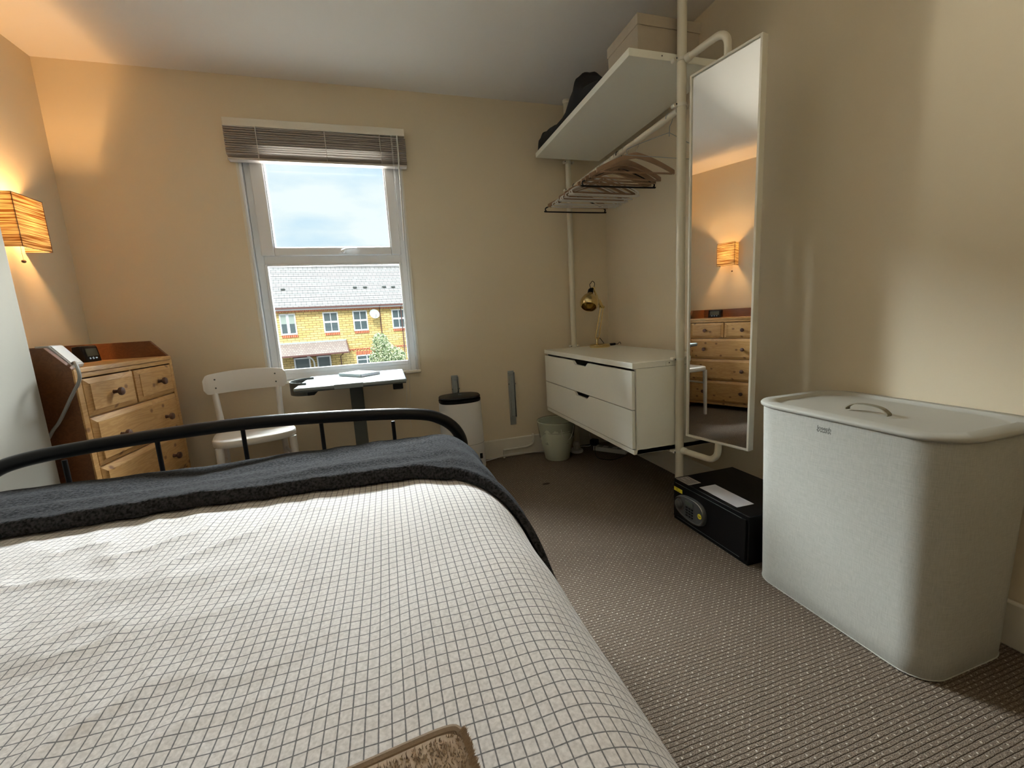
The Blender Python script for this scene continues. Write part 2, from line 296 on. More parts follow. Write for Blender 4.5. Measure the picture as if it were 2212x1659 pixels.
# ------------------------------------------------------------------ mesh helpers
class MB:
    def __init__(s): s.v = []; s.f = []
    def add(s, vs, fs):
        k = len(s.v); s.v += [tuple(p) for p in vs]; s.f += [tuple(i+k for i in f) for f in fs]; return s
    def box(s, x0, x1, y0, y1, z0, z1):
        return s.add([(x0, y0, z0), (x1, y0, z0), (x1, y1, z0), (x0, y1, z0), (x0, y0, z1), (x1, y0, z1), (x1, y1, z1), (x0, y1, z1)],
                     [(0, 3, 2, 1), (4, 5, 6, 7), (0, 1, 5, 4), (1, 2, 6, 5), (2, 3, 7, 6), (3, 0, 4, 7)])
    def obox(s, c, ax, ay, az, hx, hy, hz):
        c = Vector(c); ax = Vector(ax).normalized()*hx; ay = Vector(ay).normalized()*hy; az = Vector(az).normalized()*hz
        vs = [c+i*ax+j*ay+k*az for k in (-1, 1) for (i, j) in ((-1, -1), (1, -1), (1, 1), (-1, 1))]
        return s.add(vs, [(0, 3, 2, 1), (4, 5, 6, 7), (0, 1, 5, 4), (1, 2, 6, 5), (2, 3, 7, 6), (3, 0, 4, 7)])
    def prism(s, pts, fn, t0, t1):
        n = len(pts); vs = [fn(a, b, t0) for a, b in pts]+[fn(a, b, t1) for a, b in pts]
        return s.add(vs, [tuple(range(n))[::-1], tuple(range(n, 2*n))]+[(i, (i+1) % n, n+(i+1) % n, n+i) for i in range(n)])
    def tube(s, pts, r, seg=12, caps=True):
        pts = [Vector(p) for p in pts]; n = len(pts); rs = r if isinstance(r, (list, tuple)) else [r]*n
        T = []
        for i in range(n):
            a = pts[max(i-1, 0)]; b = pts[min(i+1, n-1)]; T.append((b-a).normalized())
        u = T[0].orthogonal().normalized(); vs = []
        for i in range(n):
            u = (u-T[i]*u.dot(T[i])).normalized(); w = T[i].cross(u)
            for k in range(seg):
                a = 2*PI*k/seg; vs.append(pts[i]+(u*math.cos(a)+w*math.sin(a))*rs[i])
        fs = [(i*seg+k, i*seg+(k+1) % seg, (i+1)*seg+(k+1) % seg, (i+1)*seg+k) for i in range(n-1) for k in range(seg)]
        if caps: fs += [tuple(range(seg))[::-1], tuple(range((n-1)*seg, n*seg))]
        return s.add(vs, fs)
    def lathe(s, prof, c=(0, 0, 0), axis=(0, 0, 1), seg=24, cap=True):
        az = Vector(axis).normalized(); u = az.orthogonal().normalized(); w = az.cross(u); c = Vector(c); vs = []
        for r, h in prof:
            for k in range(seg):
                a = 2*PI*k/seg; vs.append(c+az*h+(u*math.cos(a)+w*math.sin(a))*r)
        n = len(prof); fs = [(i*seg+k, i*seg+(k+1) % seg, (i+1)*seg+(k+1) % seg, (i+1)*seg+k) for i in range(n-1) for k in range(seg)]
        if cap: fs += [tuple(range(seg))[::-1], tuple(range((n-1)*seg, n*seg))]
        return s.add(vs, fs)
    def rings(s, rr, closed=True, cap0=True, cap1=True):       # list of equal-length point rings
        n = len(rr[0]); vs = [p for r in rr for p in r]; m_ = n if closed else n-1
        fs = [(i*n+k, i*n+(k+1) % n, (i+1)*n+(k+1) % n, (i+1)*n+k) for i in range(len(rr)-1) for k in range(m_)]
        if cap0: fs.append(tuple(range(n))[::-1])
        if cap1: fs.append(tuple(range((len(rr)-1)*n, len(rr)*n)))
        return s.add(vs, fs)
def obj(name, mb, m, parent=None, bevel=0, smooth=True, ang=35, sub=0, seg=2):
    me = bpy.data.meshes.new(name); me.from_pydata(mb.v, [], mb.f); me.validate()
    bm = bmesh.new(); bm.from_mesh(me); bmesh.ops.recalc_face_normals(bm, faces=bm.faces); bm.to_mesh(me); bm.free()
    if smooth:
        me.polygons.foreach_set('use_smooth', [True]*len(me.polygons)); me.set_sharp_from_angle(angle=math.radians(ang))
    me.materials.append(M[m] if isinstance(m, str) else m)
    o = bpy.data.objects.new(name, me); COL.objects.link(o)
    if parent: o.parent = parent
    if bevel:
        b = o.modifiers.new('bevel', 'BEVEL'); b.width = bevel; b.segments = seg; b.limit_method = 'ANGLE'; b.angle_limit = math.radians(40)
    if sub:
        b = o.modifiers.new('sub', 'SUBSURF'); b.levels = sub; b.render_levels = sub
    return o
def tag(o, label, cat, group=None, kind=None):
    if label: o['label'] = label
    if cat: o['category'] = cat
    if group: o['group'] = group
    if kind: o['kind'] = kind
    return o
def thing(name, label, cat, loc=(0, 0, 0), rz=0, group=None):
    o = bpy.data.objects.new(name, None); COL.objects.link(o); o.location = loc; o.rotation_euler = (0, 0, rz); o.empty_display_size = .05
    return tag(o, label, cat, group)
def struct(name, mb, m, bevel=0, smooth=False):
    o = obj(name, mb, m, None, bevel, smooth); o['kind'] = 'structure'; return o
def text(name, body, size, m, parent, mtx, depth=.0004, extra=None):
    cu = bpy.data.curves.new(name, 'FONT'); cu.body = body; cu.size = size; cu.extrude = depth; cu.align_x = 'CENTER'; cu.align_y = 'CENTER'; cu.space_line = .62
    if extra:
        for k, v in extra.items(): setattr(cu, k, v)
    tmp = bpy.data.objects.new('tmp', cu); COL.objects.link(tmp); dg = bpy.context.evaluated_depsgraph_get()
    me = bpy.data.meshes.new_from_object(tmp.evaluated_get(dg)); bpy.data.objects.remove(tmp)
    me.transform(mtx); me.materials.clear(); me.materials.append(M[m]); o = bpy.data.objects.new(name, me); COL.objects.link(o); o.parent = parent
    return o
def basis(o, x, y, z):            # matrix from axes
    x, y, z = Vector(x).normalized(), Vector(y).normalized(), Vector(z).normalized()
    return Matrix(((x.x, y.x, z.x, o[0]), (x.y, y.y, z.y, o[1]), (x.z, y.z, z.z, o[2]), (0, 0, 0, 1)))
def rrect(w, d, r, n=8):          # rounded rectangle outline, centred
    out = []
    for cx, cy, a0 in ((w/2-r, d/2-r, 0), (-w/2+r, d/2-r, PI/2), (-w/2+r, -d/2+r, PI), (w/2-r, -d/2+r, 1.5*PI)):
        for k in range(n+1):
            a = a0+PI/2*k/n; out.append((cx+r*math.cos(a), cy+r*math.sin(a)))
    return out
def smooth_path(pts, n=8):        # Catmull-Rom
    P = [Vector(p) for p in pts]; P = [P[0]*2-P[1]]+P+[P[-1]*2-P[-2]]; out = []
    for i in range(1, len(P)-2):
        for k in range(n):
            t = k/n; a, b, c, d = P[i-1:i+3]
            out.append(.5*((2*b)+(c-a)*t+(2*a-5*b+4*c-d)*t*t+(3*b-a-3*c+d)*t**3))
    out.append(P[-2]); return out
def nz(x, y, z=0, s=1): return noise.noise(Vector((x*s, y*s, z*s)))

# ------------------------------------------------------------------ room shell
WX0, WX1, WZ0, WZ1 = -.690, .190, .680, 2.055
struct('floor', MB().box(LW-.25, RW+.25, YF-.2, D+.3, -.12, 0), 'carpet')
struct('ceiling', MB().box(LW-.25, RW+.25, YF-.2, D+.3, H, H+.15), 'ceiling')
struct('wall_left', MB().box(LW-.2, LW, YF-.2, D+.18, 0, H), 'wall')
struct('wall_right', MB().box(RW, RW+.2, YF-.2, D+.18, 0, H), 'wall')
struct('wall_front', MB().box(LW, RW, YF-.2, YF, 0, H), 'wall')
wb = MB()
wb.box(LW, WX0, D, D+.18, 0, H).box(WX1, RW, D, D+.18, 0, H).box(WX0, WX1, D, D+.18, 0, WZ0).box(WX0, WX1, D, D+.18, WZ1, H)
struct('wall_back', wb, 'wall')
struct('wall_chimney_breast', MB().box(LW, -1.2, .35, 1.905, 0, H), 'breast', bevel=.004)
def skirt(name, x0, x1, y0, y1, h=.135):
    struct(name, MB().box(x0, x1, y0, y1, 0, h), 'trim', bevel=.006, smooth=True)
skirt('baseboard_back', LW, RW, D-.018, D)
skirt('baseboard_right', RW-.018, RW, YF, D-.018)
skirt('baseboard_left', LW, LW+.018, 1.905, D-.018)
struct('trim_1', MB().box(WX0, WX0+.012, D-.003, D+.06, WZ0, WZ1), 'upvc', bevel=.002)
struct('trim_2', MB().box(WX1-.012, WX1, D-.003, D+.06, WZ0, WZ1), 'upvc', bevel=.002)
struct('trim_3', MB().box(WX0-.012, WX0, D-.004, D, WZ0, WZ1).box(WX1, WX1+.01, D-.004, D, WZ0, WZ1), 'trim')
# window
win = bpy.data.objects.new('window_1', None); COL.objects.link(win); win.location = (-.25, D+.06, WZ0); win['kind'] = 'structure'; win['label'] = 'white plastic window with one opening sash above a fixed pane'
def wbox(mb, x0, x1, y0, y1, z0, z1): mb.box(x0+.25, x1+.25, y0, y1, z0-WZ0, z1-WZ0)
FX0, FX1 = WX0+.012, WX1-.012
def frame_ring(mb, x0, x1, z0, z1, wl, wr, wt, wb_, y0, y1):
    wbox(mb, x0, x0+wl, y0, y1, z0, z1); wbox(mb, x1-wr, x1, y0, y1, z0, z1)
    wbox(mb, x0+wl, x1-wr, y0, y1, z1-wt, z1); wbox(mb, x0+wl, x1-wr, y0, y1, z0, z0+wb_)
f = MB(); frame_ring(f, FX0, FX1, WZ0, WZ1, .042, .036, .04, .045, -.03, .04)
wbox(f, FX0+.042, FX1-.036, -.03, .04, 1.372, 1.424)
obj('outer_frame', f, 'upvc', win, bevel=.004)
s_ = MB(); frame_ring(s_, FX0+.034, FX1-.030, 1.420, WZ1-.035, .070, .058, .06, .048, -.045, .03)
sash = obj('opening_sash', s_, 'upvc', win, bevel=.006)
bd = MB(); frame_ring(bd, FX0+.100, FX1-.085, 1.462, WZ1-.09, .010, .010, .01, .010, -.036, .0)
obj('glazing_bead', bd, 'upvc', sash, bevel=.003)
bd = MB(); frame_ring(bd, FX0+.038, FX1-.033, WZ0+.04, 1.376, .018, .016, .014, .028, -.036, .0)
obj('glazing_bead', bd, 'upvc', win, bevel=.005)
g = MB(); wbox(g, FX0+.1, FX1-.08, 0, .004, 1.45, WZ1-.08); obj('glass_pane', g, 'glass', sash)
g = MB(); wbox(g, FX0+.04, FX1-.034, 0, .004, WZ0+.045, 1.38); obj('glass_pane', g, 'glass', win)
h = MB(); h.lathe([(.0, 0), (.012, 0), (.012, .02), (.009, .026), (0, .027)], (.055, -.045, .762), (0, -1, 0), 16, cap=False)
h.obox((.05, -.048, .758), (1, 0, 0), (0, 1, 0), (0, 0, 1), .022, .005, .007)
h.tube([(.055, -.060, .765), (.07, -.07, .772), (.10, -.072, .776), (.135, -.072, .776)], [.007, .006, .0045, .004], 8)
obj('handle', h, 'upvc', sash)
struct('trim_4', MB().box(WX0-.012, WX1+.012, D-.022, D+.03, WZ0-.014, WZ0+.002), 'trim', bevel=.003, smooth=True)

# ------------------------------------------------------------------ blind
bl = thing('venetian_blind', 'grey slatted venetian blind pulled up under a cream headrail over the window', 'blind', (-.25, D-.03, 2.09))
obj('headrail', MB().box(-.475, .475, -.03, .028, 0, .042), 'trim', bl, bevel=.003)
sl = MB()
for i in range(13):
    z0 = -.010-i*.0114; tw = random.uniform(-.07, .07); tl = random.uniform(.05, .28); sag = random.uniform(-.003, .003)
    rr = []
    for k in range(17):
        x = -.478+.956*k/16; zz = z0+tw*.02*(x/.47)+sag*math.cos(x*3.2)+.002*nz(x*2, i*3.1)-(.012*(x+.48)/.96 if i == 0 else 0)
        rr.append([(x, -.026, zz+.008+.004*tl+.002), (x, 0, zz+.002+.002), (x, .024, zz-.016+.002), (x, .024, zz-.016), (x, 0, zz+.002), (x, -.026, zz+.008+.004*tl)])
    sl.rings(rr)
obj('slat_stack', sl, 'slat', bl)
obj('bottom_rail', MB().box(-.475, .475, -.024, .022, -.170, -.158), 'slat', bl, bevel=.003)
for x in (-.32, .03, .33): obj('ladder_cord', MB().box(x-.0015, x+.0015, -.030, -.0285, -.172, 0), 'slat', bl)
obj('tilt_wand', MB().tube([(.43, -.036, .0), (.43, -.04, -.06), (.425, -.04, -.3), (.418, -.038, -.60)], .0042, 8), 'whitep', bl)
cd = MB()
cd.tube(smooth_path([(.395, -.034, 0), (.392, -.036, -.5), (.370, -.036, -1.1), (.345, -.034, -1.55), (.335, -.03, -1.62), (.35, -.03, -1.72), (.355, -.03, -1.78)], 6), .0011, 6)
cd.tube(smooth_path([(.40, -.034, 0), (.398, -.036, -.5), (.383, -.036, -1.1), (.365, -.034, -1.6)], 6), .0011, 6)
obj('pull_cord', cd, 'whitep', bl)

# ------------------------------------------------------------------ bed
BX0, BX1, BY0, BY1 = -1.158, .228, -.50, 1.50
bed = thing('bed_frame', 'black tubular metal double bed frame with an arched foot rail', 'bed', (-.465, .5, 0))
def bl_(p): return (p[0]+.465, p[1]-.5, p[2])
half = [(.700, 0), (.700, .50), (.697, .548), (.684, .583), (.662, .612), (.628, .638), (.575, .660), (.46, .677), (.23, .693), (0, .700)]
path = [(-.465+a, BY1, z) for a, z in half]+[(-.465-a, BY1, z) for a, z in half[::-1][1:]]
fr = MB().tube([bl_(p) for p in smooth_path(path[1:-1], 6)], .0205, 16)
obj('foot_rail', fr, 'black', bed)
for i in range(5):
    x = -.465+(-2+i)*.2305; zt = .700-.035*((-2+i)*.2305)**2/.2
    obj('spindle', MB().tube([bl_((x, BY1, .30)), bl_((x, BY1, zt-.012))], .0065, 10), 'black', bed)
obj('lower_foot_rail', MB().tube([bl_((BX0, BY1, .30)), bl_((BX1+.007, BY1, .30))], .014, 12), 'black', bed)
for x, y in ((-1.165, BY1), (.235, BY1), (-1.14, BY0), (.21, BY0)):
    obj('leg', MB().tube([bl_((x, y, 0)), bl_((x, y, .51 if y > 0 else .9))], .0205, 14), 'black', bed)
for x in (-1.150, .220):
    obj('side_rail', MB().box(x+.465-.012, x+.465+.012, BY0-.5, BY1-.5, .25, .30), 'black', bed)
obj('headboard_rail', MB().tube([bl_((-1.14, BY0, .9)), bl_((-.8, BY0, 1.0)), bl_((-.1, BY0, 1.0)), bl_((.21, BY0, .9))], .02, 12), 'black', bed)
obj('slat_base', MB().box(-.685, .685, -.95, .95, .27, .30), 'hwood', bed)
mt = obj('mattress', MB().box(-1.12, .19, BY0+.04, BY1-.075, .302, .51), 'whitecloth', None, bevel=.05, seg=4)
tag(mt, 'pale mattress lying on the black bed frame under the checked duvet', 'mattress')

XA, RR, ZT = .135, .130, .575           # where the top starts to round over, radius, top height
XL = -1.045
def prof(s):                            # arc length from the centreline -> x, z, nx, nz
    base = -.465
    if s >= 0:
        w = XA-base
        if s <= w: return base+s, 0, 0, 1
        a = (s-w)/RR
        if a < PI/2*.93: return XA+RR*math.sin(a), -RR*(1-math.cos(a)), math.sin(a), math.cos(a)
        a0 = PI/2*.93; e = (a-a0)*RR
        return XA+RR*math.sin(a0)+e*math.cos(a0), -RR*(1-math.cos(a0))-e*math.sin(a0), math.sin(a0), math.cos(a0)
    w = base-XL; t = -s
    if t <= w: return base-t, 0, 0, 1
    a = (t-w)/.09
    if a < PI/2: return XL-.09*math.sin(a), -.09*(1-math.cos(a)), -math.sin(a), math.cos(a)
    return XL-.09, -.09-(a-PI/2)*.09, -1, 0
S_RIGHT = XA+.465+RR*PI/2*.93
def duvet_h(x, y):
    h = .010*nz(x, y, 3.1, 1.6)+.005*nz(x, y, 9.4, 4.5)
    m = max(0, min(1, (-.05-x)/.4))*max(0, min(1, (1.2-y)/.2)); r = 1-abs(nz(x*1.3+y*.8, y*2.2-x, 5.5, 4.6))
    h += m*.006*r**4; r2 = 1-abs(nz(x*2.5+1, y*1.2+x*.8, 1.5, 6.0)); h += m*.003*r2**5
    h += .0035*nz(x*3.2+y*.5, y*1.1, 2.2, 5)
    b = math.exp(-((x-.10)/.14)**2)*max(0, 1-max(0, y-.95)*5)       # padded edge
    return h+b*.010*(1+.6*nz(y, 0, 0, 4))
def duvet_pt(s, y, off=0):
    x, dz, nx, n_z = prof(s); h = duvet_h(x, y)*(1 if n_z > .5 else .45+.55*n_z*2)
    k = h+off
    wob = .012*nz(y*2.4, s, 7)*max(0, (s-S_RIGHT+.05))*8 if s > S_RIGHT-.05 else 0
    return Vector((x+nx*k+wob, y, ZT+dz+n_z*k))
def build_duvet():
    S0, S1, Y0, Y1 = -.80, S_RIGHT+.27, -.42, 1.385
    nx_, ny = 300, 330; bm = bmesh.new(); uvl = bm.loops.layers.uv.new('UVMap'); grid = []
    for j in range(ny+1):
        t = Y0+(Y1+.16-Y0)*j/ny; row = []
        if t > Y1: a = min((t-Y1)/.06, PI/2); y = Y1+.06*math.sin(a); dz = -.06*(1-math.cos(a))-max(0, (t-Y1)-.06*PI/2)
        else: y = t; dz = 0
        for i in range(nx_+1):
            s = S0+(S1-S0)*i/nx_; p = duvet_pt(s, y); p.z += dz
            row.append((bm.verts.new(p), s, t))
        grid.append(row)
    for j in range(ny):
        for i in range(nx_):
            q = [grid[j][i], grid[j][i+1], grid[j+1][i+1], grid[j+1][i]]
            fc = bm.faces.new([a[0] for a in q]); fc.smooth = True
            for lp, a in zip(fc.loops, q):
                lp[uvl].uv = (a[1]+.465+.148+20*.0134*3, a[2]+1)
    me = bpy.data.meshes.new('duvet'); bm.to_mesh(me); bm.free(); me.materials.append(M['duvet'])
    o = bpy.data.objects.new('duvet', me); COL.objects.link(o)
    m = o.modifiers.new('thick', 'SOLIDIFY'); m.thickness = .03; m.offset = -1
    return tag(o, 'off-white duvet with a thin dark grid check covering the bed', 'duvet')
build_duvet()

def ss(a, b, x): t = max(0, min(1, (x-a)/(b-a))); return t*t*(3-2*t)
def build_blanket():
    S0, S1 = -.76, S_RIGHT+.24; ns, nr = 240, 110; mb = MB(); rr = []
    for i in range(ns+1):
        s = S0+(S1-S0)*i/ns; x, dz, nx, n_z = prof(s); e = s-(XA+.465)
        ye = 1.085+.030*ss(.35, -.3, s-.3)+.012*nz(s*3, 1, 2)
        if e > -.12: ye -= .05*ss(-.12, 0, e)+max(0, e)*1.45
        ye = max(ye, .62)
        ring = []; side = ss(-.02, .12, e)
        hb = .030-.014*side
        yt = 1.395
        for k in range(nr+1):
            t = k/nr
            if t < .12:                       # rolled near edge
                a = t/.12*PI*.85; y = ye+.018*(1-math.cos(a)); h = .004+hb*math.sin(min(a, PI/2))
            else:
                u = (t-.12)/.88; L = (yt-ye-.034)+.30; q = u*L; y = ye+.034+q; h = .004+hb
                if y > yt:
                    d = y-yt; a = min(d/.06, PI/2); y = yt+.06*math.sin(a); h -= .06*(1-math.cos(a))+max(0, d-.06*PI/2)
            fold = .0
            if y < yt+.02:
                w = y-ye
                fold = .011*nz(x*1.5+w, y*9-x*1.1, 4.2)+.007*nz(x*2.2, y*16-x*1.5, 8.1)+.004*nz(x*5, y*8, 1.1)
                fold *= ss(0, .06, w)*(1-.4*side)
                fold += .010*ss(.10, 0, abs(w-.06))*(1 if x < .1 else .6)*(.8+.5*nz(x*3, 3, 3))
            base = duvet_pt(s, min(y, 1.385)); hh = h+fold
            ring.append((base.x+nx*hh, y, base.z+n_z*hh if n_z > .3 or h > 0 else base.z+hh))
            if n_z <= .5 and h < 0: ring[-1] = (base.x+nx*.02, y, base.z+h)
        rr.append(ring)
    mb.rings(rr, closed=False, cap0=False, cap1=False)
    o = obj('blanket', mb, 'fleece', None, ang=180)
    m = o.modifiers.new('thick', 'SOLIDIFY'); m.thickness = .004; m.offset = -1
    return tag(o, 'charcoal grey fleece blanket folded across the foot of the bed', 'blanket')
build_blanket()

def build_towel():
    t = thing('towel', 'folded brown terry towel at the bottom edge of the photo, on the duvet', 'towel', (.033, .345, .592), math.radians(7))
    prof_ = rrect(.34, .24, .02, 4)
    rr = []
    for zz, k in ((0, .97), (.004, 1), (.016, 1), (.022, .985), (.025, .95)):
        rr.append([(-.17+a*k, -.12+b*k, zz+.003*nz(a*8, b*8)) for a, b in prof_])
    obj('folded_body', MB().rings(rr), 'towel', t)
    obj('hem', MB().tube(smooth_path([(-.34, .002, .018), (-.2, .002, .019), (-.08, .001, .020), (-.018, .0, .020), (-.004, -.006, .018), (.0, -.02, .016)], 6), .0045, 8), 'towelhem', t)
    p = MB(); rnd = random.Random(3)
    for i in range(5200):
        x = -rnd.uniform(.002, .20); y = -rnd.uniform(.008, .11)
        if rnd.random() < .12: x = rnd.uniform(-.004, .0)
        b = Vector((x, y, .023)); d = Vector((rnd.uniform(-.5, .5)+(.9 if x > -.006 else 0), rnd.uniform(-.5, .5), 1)).normalized()*rnd.uniform(.003, .0055)
        u = d.orthogonal().normalized()*.0007; w = d.cross(u).normalized()*.0007
        p.add([b+u, b-u*.5+w, b-u*.5-w, b+d], [(0, 1, 3), (1, 2, 3), (2, 0, 3)])
    o = obj('terry_pile', p, 'towel', t, smooth=False); o['kind'] = 'stuff'
build_towel()

# ------------------------------------------------------------------ wardrobe system on the right wall
NY, FY, PX = 1.640, 2.732, 1.2810
def pole(y, label):
    t = thing('wardrobe_pole', label, 'pole', (PX, y, 0), group='floor to ceiling wardrobe poles')
    obj('tube', MB().tube([(0, 0, .006), (0, 0, H-.006)], .019, 24), 'pole', t)
    obj('foot_cap', MB().lathe([(.024, 0), (.024, .012), (.0195, .016)], seg=24), 'pole', t)
    obj('ceiling_cap', MB().lathe([(.0195, H-.02), (.024, H-.014), (.024, H-.001)], seg=24), 'pole', t)
    sg = 1 if y < 2 else -1
    for z in ((.318, .757, 1.822, 1.994) if y < 2 else (.762, 1.81, 1.985)):
        c = MB().lathe([(.0195, -.006), (.0215, -.006), (.0215, .006), (.0195, .006)], (0, 0, z), seg=24, cap=False)
        c.obox((-.024, sg*.008, z), (1, 0, 0), (0, 1, 0), (0, 0, 1), .010, .006, .007)
        c.lathe([(0, -.011), (.008, -.011), (.0085, 0), (.008, .011), (0, .011)], (-.032, sg*.008, z), (0, 1, 0), 12, cap=False)
        c.lathe([(0, -.011), (.0075, -.011), (.0075, .011), (0, .011)], (.028, sg*.008, z), (0, 1, 0), 12, cap=False)
        cl = obj('clamp_ring', c, 'white', t)
        sc = MB().lathe([(0, 0), (.0035, 0), (.0035, .0015), (0, .0015)], (-.032, -.0185+sg*.008, z), (0, 1, 0), 10)
        obj('screw', sc, 'dgrey', cl)
    return t
pole(NY-.0205, 'cream floor-to-ceiling wardrobe pole beside the tall mirror')
pole(FY+.0205, 'cream wardrobe pole in the far corner behind the brass lamp')
sh = obj('wardrobe_shelf', MB().box(1.045, 1.50, NY, FY, 1.998, 2.028), 'cabinet', None, bevel=.0015)
tag(sh, 'long white shelf high on the wardrobe poles below the ceiling', 'shelf')
for y in (NY-.0006,):
    obj('cover_plug', MB().lathe([(0, 0), (.003, 0), (.003, .001), (0, .001)], (1.20, y, 2.013), (0, -1, 0), 10), 'dgrey', sh)
cb = thing('drawer_cabinet', 'white wall-hung cabinet with two drawers and notched grips', 'cabinet', (1.045, NY, .3245))
CW, CD, CH = .505, FY-NY, .4295
b = MB(); b.box(.020, CW, 0, .018, .0, CH-.028).box(.020, CW, CD-.018, CD, 0, CH-.028).box(CW-.012, CW, .018, CD-.018, 0, CH-.028).box(.005, CW, 0, CD, 0, .022)
obj('carcass', b, 'cabinet', cb, bevel=.001)
obj('top_panel', MB().box(0, CW, 0, CD, CH-.027, CH), 'cabinet', cb, bevel=.0015)
obj('end_plate', MB().box(.175, .245, -.002, 0, CH-.026, CH-.001), 'cabinet', cb, bevel=.0006)
obj('plate_hole', MB().box(.190, .196, -.0024, -.002, CH-.016, CH-.010), 'dgrey', cb)
obj('plate_hole', MB().lathe([(0, 0), (.003, 0), (.003, .001), (0, .001)], (.205, -.0002, .018), (0, -1, 0), 10), 'dgrey', cb)
for z0, z1, ya, yb in ((.213, .391, 2.080-NY, 2.275-NY), (.027, .209, 2.070-NY, 2.268-NY)):
    pts = [(.006, z0), (CD-.006, z0), (CD-.006, z1), (yb, z1), (yb-.030, z1-.022), (ya+.030, z1-.022), (ya, z1), (.006, z1)]
    dr = obj('drawer', MB().prism(pts, lambda a, c, t: (t, a, c), 0, .016), 'cabinet', cb, bevel=.0012)
    ib = MB().box(.04, CW-.03, .022, .034, z0+.01, z1-.045).box(.04, CW-.03, CD-.034, CD-.022, z0+.01, z1-.045).box(.03, CW-.03, .022, CD-.022, z0+.006, z0+.012).box(CW-.04, CW-.03, .03, CD-.03, z0+.01, z1-.045)
    obj('drawer_box', ib, 'cabinet', dr)
rail = obj('clothes_rail', MB().tube([(1.281, NY, 1.812), (1.281, FY, 1.812)], .0135, 18), 'pole', None)
tag(rail, 'round cream clothes rail running under the high shelf', 'rail')

# tall mirror on bent arms
MX0, MY0, MX1, MY1, MZ0, MZ1 = 1.261, 1.552, 1.326, 1.269, .411, 1.900
mw = math.hypot(MX1-MX0, MY1-MY0); md = Vector((MX1-MX0, MY1-MY0, 0)).normalized()
mrz = math.atan2(md.y, md.x)         # local x runs from the far edge to the near edge; local +y points to the wall
mi = thing('swivel_mirror', 'tall narrow swivel mirror in a white frame on bent tube arms', 'mirror', (MX0, MY0, MZ0), mrz); mi.rotation_euler.x = -.0042
mh = MZ1-MZ0; FT = .033
fm = MB(); t_ = .0085
fm.box(0, t_, 0, FT, 0, mh).box(mw-t_, mw, 0, FT, 0, mh).box(t_, mw-t_, 0, FT, 0, t_).box(t_, mw-t_, 0, FT, mh-t_, mh)
fm.box(t_, mw-t_, FT-.006, FT, t_, mh-t_)
obj('frame', fm, 'white', mi, bevel=.0012)
obj('mirror_glass', MB().box(t_+.0015, mw-t_-.0015, .006, .010, t_+.0015, mh-t_-.0015), 'mirror', mi, smooth=False)
def arm_pts(zs, top):
    a = Vector((PX-MX0, NY-.0205-MY0, 0)); c_, s2 = math.cos(-mrz), math.sin(-mrz); pl = Vector((a.x*c_-a.y*s2, a.x*s2+a.y*c_, 0))
    e = Vector((mw*.52, FT*.5, 0)); d = (e-pl).normalized(); zc = zs-MZ0; st = pl+d*.025; k = -1 if top else 1; out = [st+Vector((0, 0, zc))]
    out.append(pl+d*((e-pl).length-.055)+Vector((0, 0, zc)))
    for i in range(1, 9):
        a2 = PI/2*i/8; out.append(e-d*.055+d*.055*math.sin(a2)+Vector((0, 0, zc+k*.055*(1-math.cos(a2)))))
    out.append(e+Vector((0, 0, mh-.002 if top else .002))); return out
obj('upper_arm', MB().tube(arm_pts(1.992, True), .0135, 16), 'pole', mi)
obj('lower_arm', MB().tube(arm_pts(.325, False), .0135, 16), 'pole', mi)
for z in (1.992, .325):
    p0 = arm_pts(z, True)[0]; d = (arm_pts(z, True)[1]-p0).normalized()
    obj('arm_collar', MB().lathe([(.0165, -.004), (.0165, .012), (.0138, .016)], p0, d, 16), 'white', mi)

# ------------------------------------------------------------------ things on the shelf
bx = thing('storage_box', 'greige lidded cardboard box on the high shelf by the pole', 'box', (1.10, 1.66, 2.029))
obj('box_body', MB().box(0, .30, 0, .235, 0, .118), 'kraft', bx, bevel=.001)
obj('box_lid', MB().box(-.004, .304, -.004, .239, .100, .141), 'kraft', bx, bevel=.001)
def heap(name, pts, x0, x1, m, seed, base=2.0285):
    ny = 150; rr = []; ys = [p[0] for p in pts]
    def hz(y):
        for (a, ha), (b_, hb) in zip(pts, pts[1:]):
            if a <= y <= b_:
                t = (y-a)/(b_-a); return ha+(hb-ha)*t
        return 0
    for j in range(ny+1):
        y = ys[0]+(ys[-1]-ys[0])*j/ny; h = hz(y)
        ring = []
        for k in range(25):
            a = PI*k/24; w = (x1-x0)/2; cx = (x0+x1)/2
            px = cx-w*math.cos(a)*(1-.08*abs(nz(y*6, a, seed))); pz = base+max(.0, h*math.sin(a)**.28*(1+.10*nz(y*5, a*2, seed+4))) if 0 < k < 24 else base
            ring.append((px, y, pz))
        rr.append(ring)
    return obj(name, MB().rings(rr), m, ang=180)
o = heap('folded_clothes', [(1.905, .0), (1.915, .028), (2.055, .082), (2.075, .088), (2.10, .118), (2.150, .165), (2.168, .192), (2.19, .145), (2.235, .115), (2.285, .066), (2.33, .052), (2.43, .050), (2.46, .066), (2.54, .084), (2.60, .086), (2.64, .108), (2.665, .088), (2.70, .085), (2.712, .04), (2.72, 0)], 1.052, 1.27, 'blackcloth', 3)
tag(o, 'heap of black clothes lying along the high shelf', 'clothes')
o = heap('white_bag', [(1.92, 0), (1.94, .13), (2.05, .20), (2.20, .22), (2.30, .21), (2.36, .12), (2.40, 0)], 1.29, 1.48, 'whitecloth', 8)
tag(o, 'white fabric bundle behind the black clothes on the high shelf', 'bag')
t = thing('tote_bag', 'pale bag with a thin loop handle behind the black clothes near the window wall', 'bag', (1.345, 2.60, 2.029))
rr = [[(a*k, b*k, z) for a, b in rrect(.12, .20, .03, 4)] for z, k in ((0, 1), (.05, 1.03), (.20, 1.0), (.25, .8))]
obj('bag_body', MB().rings(rr), 'whitecloth', t)
